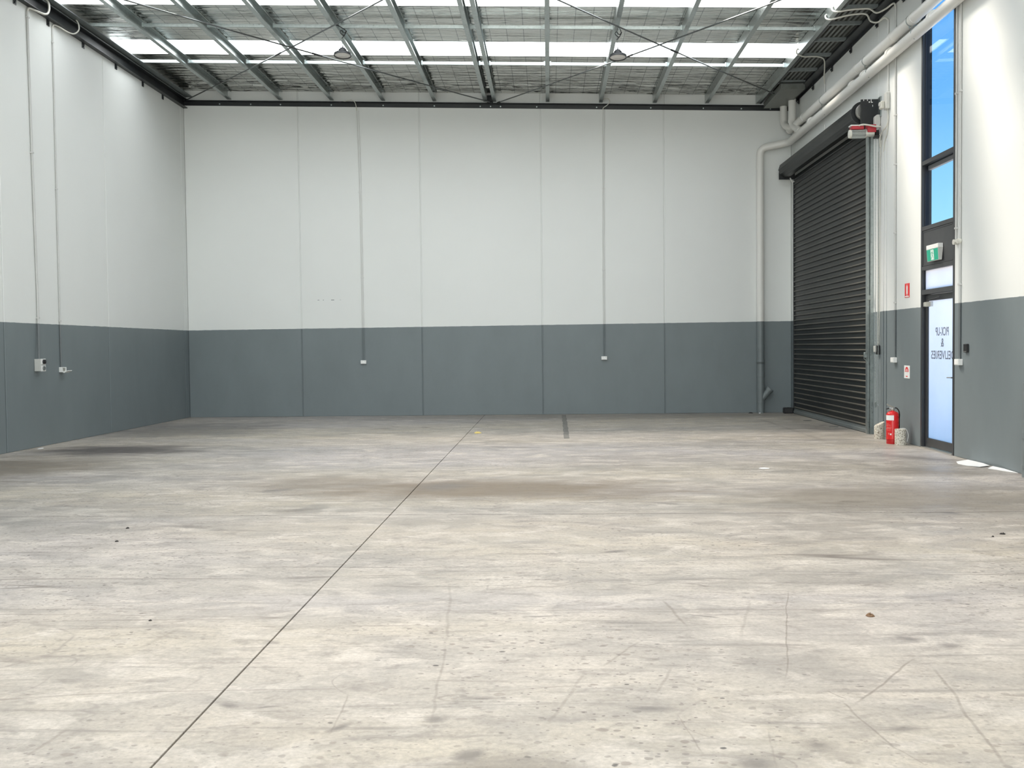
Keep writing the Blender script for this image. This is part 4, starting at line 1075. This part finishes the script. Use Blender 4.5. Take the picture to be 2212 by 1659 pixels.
# ================================================================== LAMPS
def lamp(x, y, z, lab, px):
    th = thing('high_bay_lamp', (x, y, z), lab, 'lamp')
    sh = MB().lathe([(0.134, 0.0), (0.134, -0.012), (0.150, -0.016), (0.154, 0.0), (0.152, 0.012), (0.150, 0.022), (0.12, 0.030), (0.115, 0.045), (0.070, 0.055), (0.068, 0.095), (0.050, 0.105), (0.045, 0.12), (0.012, 0.13), (0.008, 0.16)], (x, y, z), 'z', 32)
    sh.build('housing', 'frame', th)
    MB().lathe([(0.0, -0.010), (0.05, -0.009), (0.06, -0.005), (0.134, -0.003), (0.134, 0.004)], (x, y, z), 'z', 32).build('diffuser', 'lens', th)
    mb = MB()
    for k in range(12):
        a = 2*math.pi*k/12
        mb.tube([(x+0.06*math.cos(a), y+0.06*math.sin(a), z+0.05), (x+0.115*math.cos(a), y+0.115*math.sin(a), z+0.034)], 0.006, 4)
    mb.build('cooling_fins', 'frame', th)
    top = z_purlin(x)+0.02
    mb = MB(); zz = z+0.17; k = 0
    while zz < top: link(mb, (x, y, zz), (k % 2)*math.pi/2); zz += 0.024; k += 1
    mb.build('hanging_chain', 'galv', th, kind='stuff')
    c = MB()
    c.tube(spline([(px, y-0.02, top+0.06), (px+0.05, y-0.03, top+0.05), (x+0.06, y-0.03, top-0.05), (x+0.02, y-0.02, top-0.12), (x-0.04, y-0.02, top-0.07), (x-0.02, y-0.02, top-0.03), (x+0.03, y-0.02, top-0.08),
                   (x+0.07, y-0.02, top-0.04), (x+0.04, y-0.01, top-0.10), (x, y, top-0.15), (x-0.02, y, top-0.16)], 5), 0.007, 6)
    c.build('power_cord', 'black_plastic', th)
    MB().lathe([(0.008, 0), (0.008, 0.03)], (x, y, z+0.15), 'z', 8).build('hook', 'galv', th)
    th.rotation_euler = (math.radians(-6), 0, 0)      # hangs slightly out of level
    return th
lamp(-3.50, 17.95, 6.56, 'round high bay lamp hanging in the left half of the roof', -3.62)
lamp(1.22, 17.95, 6.43, 'round high bay lamp hanging in the right half of the roof', 1.19)

# ================================================================== FLOOR OBJECTS
fe = thing('fire_extinguisher', (5.13, 15.72, 0), 'red fire extinguisher standing between two concrete cores by the right wall', 'extinguisher')
ex_, ey_ = 5.13, 15.72
MB().lathe([(0.085, 0.0), (0.088, 0.006), (0.088, 0.062)], (ex_, ey_, 0), 'z', 32).build('base_skirt', 'red_dark', fe)
MB().lathe([(0.083, 0.062), (0.091, 0.068), (0.091, 0.425), (0.088, 0.445), (0.075, 0.468), (0.045, 0.486), (0.024, 0.492), (0.024, 0.505)], (ex_, ey_, 0), 'z', 36).build('cylinder', 'red', fe)
MB().lathe([(0.022, 0.495), (0.026, 0.50), (0.026, 0.53), (0.016, 0.54)], (ex_, ey_, 0), 'z', 16).box(ex_-0.05, ex_+0.03, ey_-0.012, ey_+0.012, 0.52, 0.545, 0.004).build('valve', 'silver', fe)
MB().tube([(ex_+0.03, ey_, 0.545), (ex_-0.03, ey_, 0.565), (ex_-0.085, ey_-0.005, 0.595)], 0.009, 8).build('lever', 'silver', fe)
MB().tube([(ex_+0.025, ey_, 0.53), (ex_-0.04, ey_, 0.535), (ex_-0.095, ey_-0.005, 0.52)], 0.008, 8).build('carry_handle', 'black_plastic', fe)
MB().tube(spline([(ex_+0.02, ey_, 0.53), (ex_+0.055, ey_, 0.535), (ex_+0.085, ey_-0.01, 0.50), (ex_+0.098, ey_-0.015, 0.44), (ex_+0.100, ey_, 0.36), (ex_+0.10, ey_, 0.20)]), 0.009, 8).build('hose', 'black_plastic', fe)
def wrap(a0, a1, z0, z1, r, nm, mt, lab=None):
    v, f = [], []; n__ = 14
    for k in range(n__+1):
        a = a0+(a1-a0)*k/n__; v += [(ex_+r*math.cos(a), ey_+r*math.sin(a), z0), (ex_+r*math.cos(a), ey_+r*math.sin(a), z1)]
    for k in range(n__): f.append((2*k, 2*k+2, 2*k+3, 2*k+1))
    return MB().add(v, f, True).build(nm, mt, fe, label=lab)
view = math.atan2(-ey_, -ex_)          # direction towards the middle of the room entrance
wrap(view-1.35, view+0.22, 0.355, 0.43, 0.0918, 'label', 'sign_white', 'blank white label')
for k, (w_, zz) in enumerate(((0.55, 0.30), (0.8, 0.285), (0.9, 0.27), (1.0, 0.245), (0.85, 0.235), (0.95, 0.225), (0.9, 0.205))):
    wrap(view-1.15, view-1.15+w_, zz, zz+0.005, 0.0917, 'print_line', 'faint_print')
wrap(view-0.7, view-0.5, 0.14, 0.17, 0.0917, 'print_mark', 'faint_print'); wrap(view-0.4, view-0.15, 0.135, 0.16, 0.0917, 'print_mark', 'sign_white')

def core(x, y, h, r, cut, name_label, cabled=False):
    th = thing('concrete_core', (x, y, 0), name_label, 'concrete core')
    n__ = 28; v = []
    for k in range(n__):
        a = 2*math.pi*k/n__; v.append((x+r*math.cos(a), y+r*math.sin(a), 0.001))
    for k in range(n__):
        a = 2*math.pi*k/n__; v.append((x+r*math.cos(a), y+r*math.sin(a), h+cut*math.cos(a)-0.004))
    for k in range(n__):
        a = 2*math.pi*k/n__; q = r-0.006; v.append((x+q*math.cos(a), y+q*math.sin(a), h+cut*math.cos(a)))
    f = [(k, (k+1) % n__, n__+(k+1) % n__, n__+k) for k in range(n__)] + [(n__+k, n__+(k+1) % n__, 2*n__+(k+1) % n__, 2*n__+k) for k in range(n__)]
    f.append(tuple(range(2*n__, 3*n__))); f.append(tuple(reversed(range(n__))))
    mb = MB(); mb.add(v, f, True); mb.build('core_body', 'core', th)
    if cabled:
        MB().tube(spline([(x-0.02, y-0.02, h+0.006), (x+0.05, y-0.03, h+0.010), (x+0.085, y-0.03, h-0.02), (x+0.105, y-0.03, h-0.09), (x+0.10, y-0.03, 0.10), (x+0.088, y-0.03, 0.05)]), 0.004, 6).build('cable', 'white_plastic', th, label='thin white cable')
    return th
core(5.205, 16.58, 0.235, 0.078, 0.035, 'concrete core with slanted top, left of the fire extinguisher')
core(5.185, 15.535, 0.235, 0.080, 0.0, 'flat-topped concrete core with white cable, right of the fire extinguisher', True)

blk = thing('door_stop', (5.21, 22.88, 0), 'black rubber block on the floor in the back right corner', 'block')
MB().box(5.11, 5.31, 22.80, 22.95, 0.0, 0.125, 0.012).build('block_body', 'black_plastic', blk)
MB().tube([(5.21, 22.875, 0.125), (5.21, 22.875, 0.131)], 0.02, 12).build('fixing', 'black_steel', blk)

# stub pipe with loop of black cable at the right edge
sp_ = thing('floor_pipe', (5.285, 11.68, 0), 'grey pipe stub rising beside the right wall at the picture edge', 'pipe')
MB().tube([(5.292, 11.68, 0.0), (5.292, 11.68, 1.05)], 0.058, 24).build('pipe_run', 'pipe', sp_)
MB().tube([(5.292, 11.68, 0.43), (5.292, 11.68, 0.50)], 0.065, 24).build('coupling', 'pipe', sp_)
MB().tube([(5.292, 11.68, 0.10), (5.292, 11.68, 0.14)], 0.064, 24).build('coupling', 'pipe', sp_)
cbk = MB().tube(spline([(5.30, 11.60, 0.50), (5.235, 11.58, 0.36), (5.21, 11.56, 0.2), (5.235, 11.54, 0.05), (5.30, 11.50, 0.02), (5.34, 11.35, 0.012)]), 0.009, 8).build('cable', 'black_plastic')
tag(cbk, 'black cable looping down in front of the grey pipe stub', 'cable')

# white sheet by the wall; sunlight on the floor built into its shape
v = [(5.345, 12.98, 0.012), (5.30, 12.70, 0.016), (5.16, 12.62, 0.012), (5.07, 12.80, 0.006), (5.05, 13.02, 0.004), (5.12, 13.25, 0.004), (5.345, 13.45, 0.006)]
mb = MB(); n__ = len(v); mb.add(v + [(a, b, c-0.004) for a, b, c in v], [tuple(range(n__)), tuple(reversed(range(n__, 2*n__)))] + [(i, (i+1) % n__, n__+(i+1) % n__, n__+i) for i in range(n__)])
tag(mb.build('sunlit_sheet', 'paper'), 'flat white offcut and sunlight modelled as one sheet against the right wall', 'sheet')
v = [(5.30, 12.60, 0.02), (5.345, 12.40, 0.014), (5.35, 12.05, 0.006), (5.30, 12.2, 0.004), (5.20, 12.5, 0.006)]  # streak of sunlight along the wall, modelled as a white strip
mb = MB(); n__ = len(v); mb.add(v + [(a, b, c-0.004) for a, b, c in v], [tuple(range(n__)), tuple(reversed(range(n__, 2*n__)))] + [(i, (i+1) % n__, n__+(i+1) % n__, n__+i) for i in range(n__)])
tag(mb.build('sunlight_strip', 'paper'), 'narrow white strip standing in for sunlight on the floor between the white sheet and the grey pipe', 'strip')

def crumple(name, x, y, sx, sy, h, mat, lab, cat, seed, group=None):
    rnd = random.Random(seed); mb = MB(); n1, n2 = 9, 7; v = []
    for i in range(n1):
        for j in range(n2):
            u_, w_ = i/(n1-1)*2-1, j/(n2-1)*2-1
            k = math.sqrt(max(0, 1-0.55*w_*w_)); e_ = math.sqrt(max(0, 1-0.5*u_*u_))
            v.append((x+u_*sx*k*rnd.uniform(0.85, 1.1), y+w_*sy*e_*rnd.uniform(0.85, 1.1), 0.002+h*max(0.0, 1-u_*u_*0.8-w_*w_*0.7)*rnd.uniform(0.25, 1.0)))
    top = len(v); v += [(a, b, 0.0008) for a, b, c in v]
    f = [(i*n2+j, (i+1)*n2+j, (i+1)*n2+j+1, i*n2+j+1) for i in range(n1-1) for j in range(n2-1)]
    f += [tuple(q+top for q in reversed(t_)) for t_ in f]
    rim = [j for j in range(n2)] + [i*n2+n2-1 for i in range(1, n1)] + [(n1-1)*n2+j for j in range(n2-2, -1, -1)] + [i*n2 for i in range(n1-2, 0, -1)]
    f += [(rim[i], rim[(i+1) % len(rim)], rim[(i+1) % len(rim)]+top, rim[i]+top) for i in range(len(rim))]
    mb.add(v, f); return tag(mb.build(name, mat), lab, cat, group)
crumple('dead_leaf', 1.755, 5.74, 0.024, 0.024, 0.020, 'leaf', 'crumpled brown dead leaf on the open floor at right', 'leaf', 3)
crumple('wrapper', -1.27, 18.25, 0.06, 0.10, 0.035, 'yellow', 'small yellow wrapper on the floor near the back wall, beside the long joint', 'wrapper', 5)
crumple('paper_scrap', 2.60, 12.68, 0.065, 0.06, 0.008, 'paper', 'tiny white paper scrap on the floor right of centre', 'scrap', 8)
crumple('paper_scrap', -7.96, 15.93, 0.035, 0.08, 0.006, 'paper', 'tiny white paper scrap at the foot of the left wall', 'scrap', 9)
crumple('pebble', 3.53, 8.21, 0.022, 0.02, 0.016, 'pebble', 'black pebble on the floor towards the right edge', 'pebble', 11)
crumple('pebble', 3.41, 8.1, 0.010, 0.010, 0.010, 'pebble', 'tiny black crumb just left of the larger pebble at right', 'pebble', 14)
crumple('pebble', -3.59, 8.65, 0.016, 0.016, 0.013, 'pebble', 'black pebble on the left floor, farther of two', 'pebble', 12)
crumple('pebble', -3.43, 8.05, 0.014, 0.016, 0.012, 'pebble', 'black pebble on the left floor, nearer of two', 'pebble', 13)
crumple('pebble', -2.235, 5.664, 0.009, 0.009, 0.008, 'pebble', 'black chip alone on the near left floor', 'pebble', 15)
crumple('pebble', 4.42, 22.98, 0.05, 0.04, 0.03, 'pebble', 'dark stone at the foot of the back wall left of the downpipe', 'pebble', 16)
crumple('pebble', 4.60, 22.90, 0.02, 0.02, 0.02, 'paper', 'pale chip at the foot of the downpipe', 'pebble', 17)

# dark scuff marks painted over on the back wall
mb = MB()
for x, w_, h_ in ((-5.155, 0.02, 0.006), (-5.045, 0.010, 0.007), (-4.835, 0.035, 0.008), (-4.66, 0.012, 0.003)):
    mb.box(x-w_, x+w_, YB-0.0012, YB-0.0002, 2.608-h_, 2.608+h_)
mb.build('scuff_mark', 'galv_matt', wb)
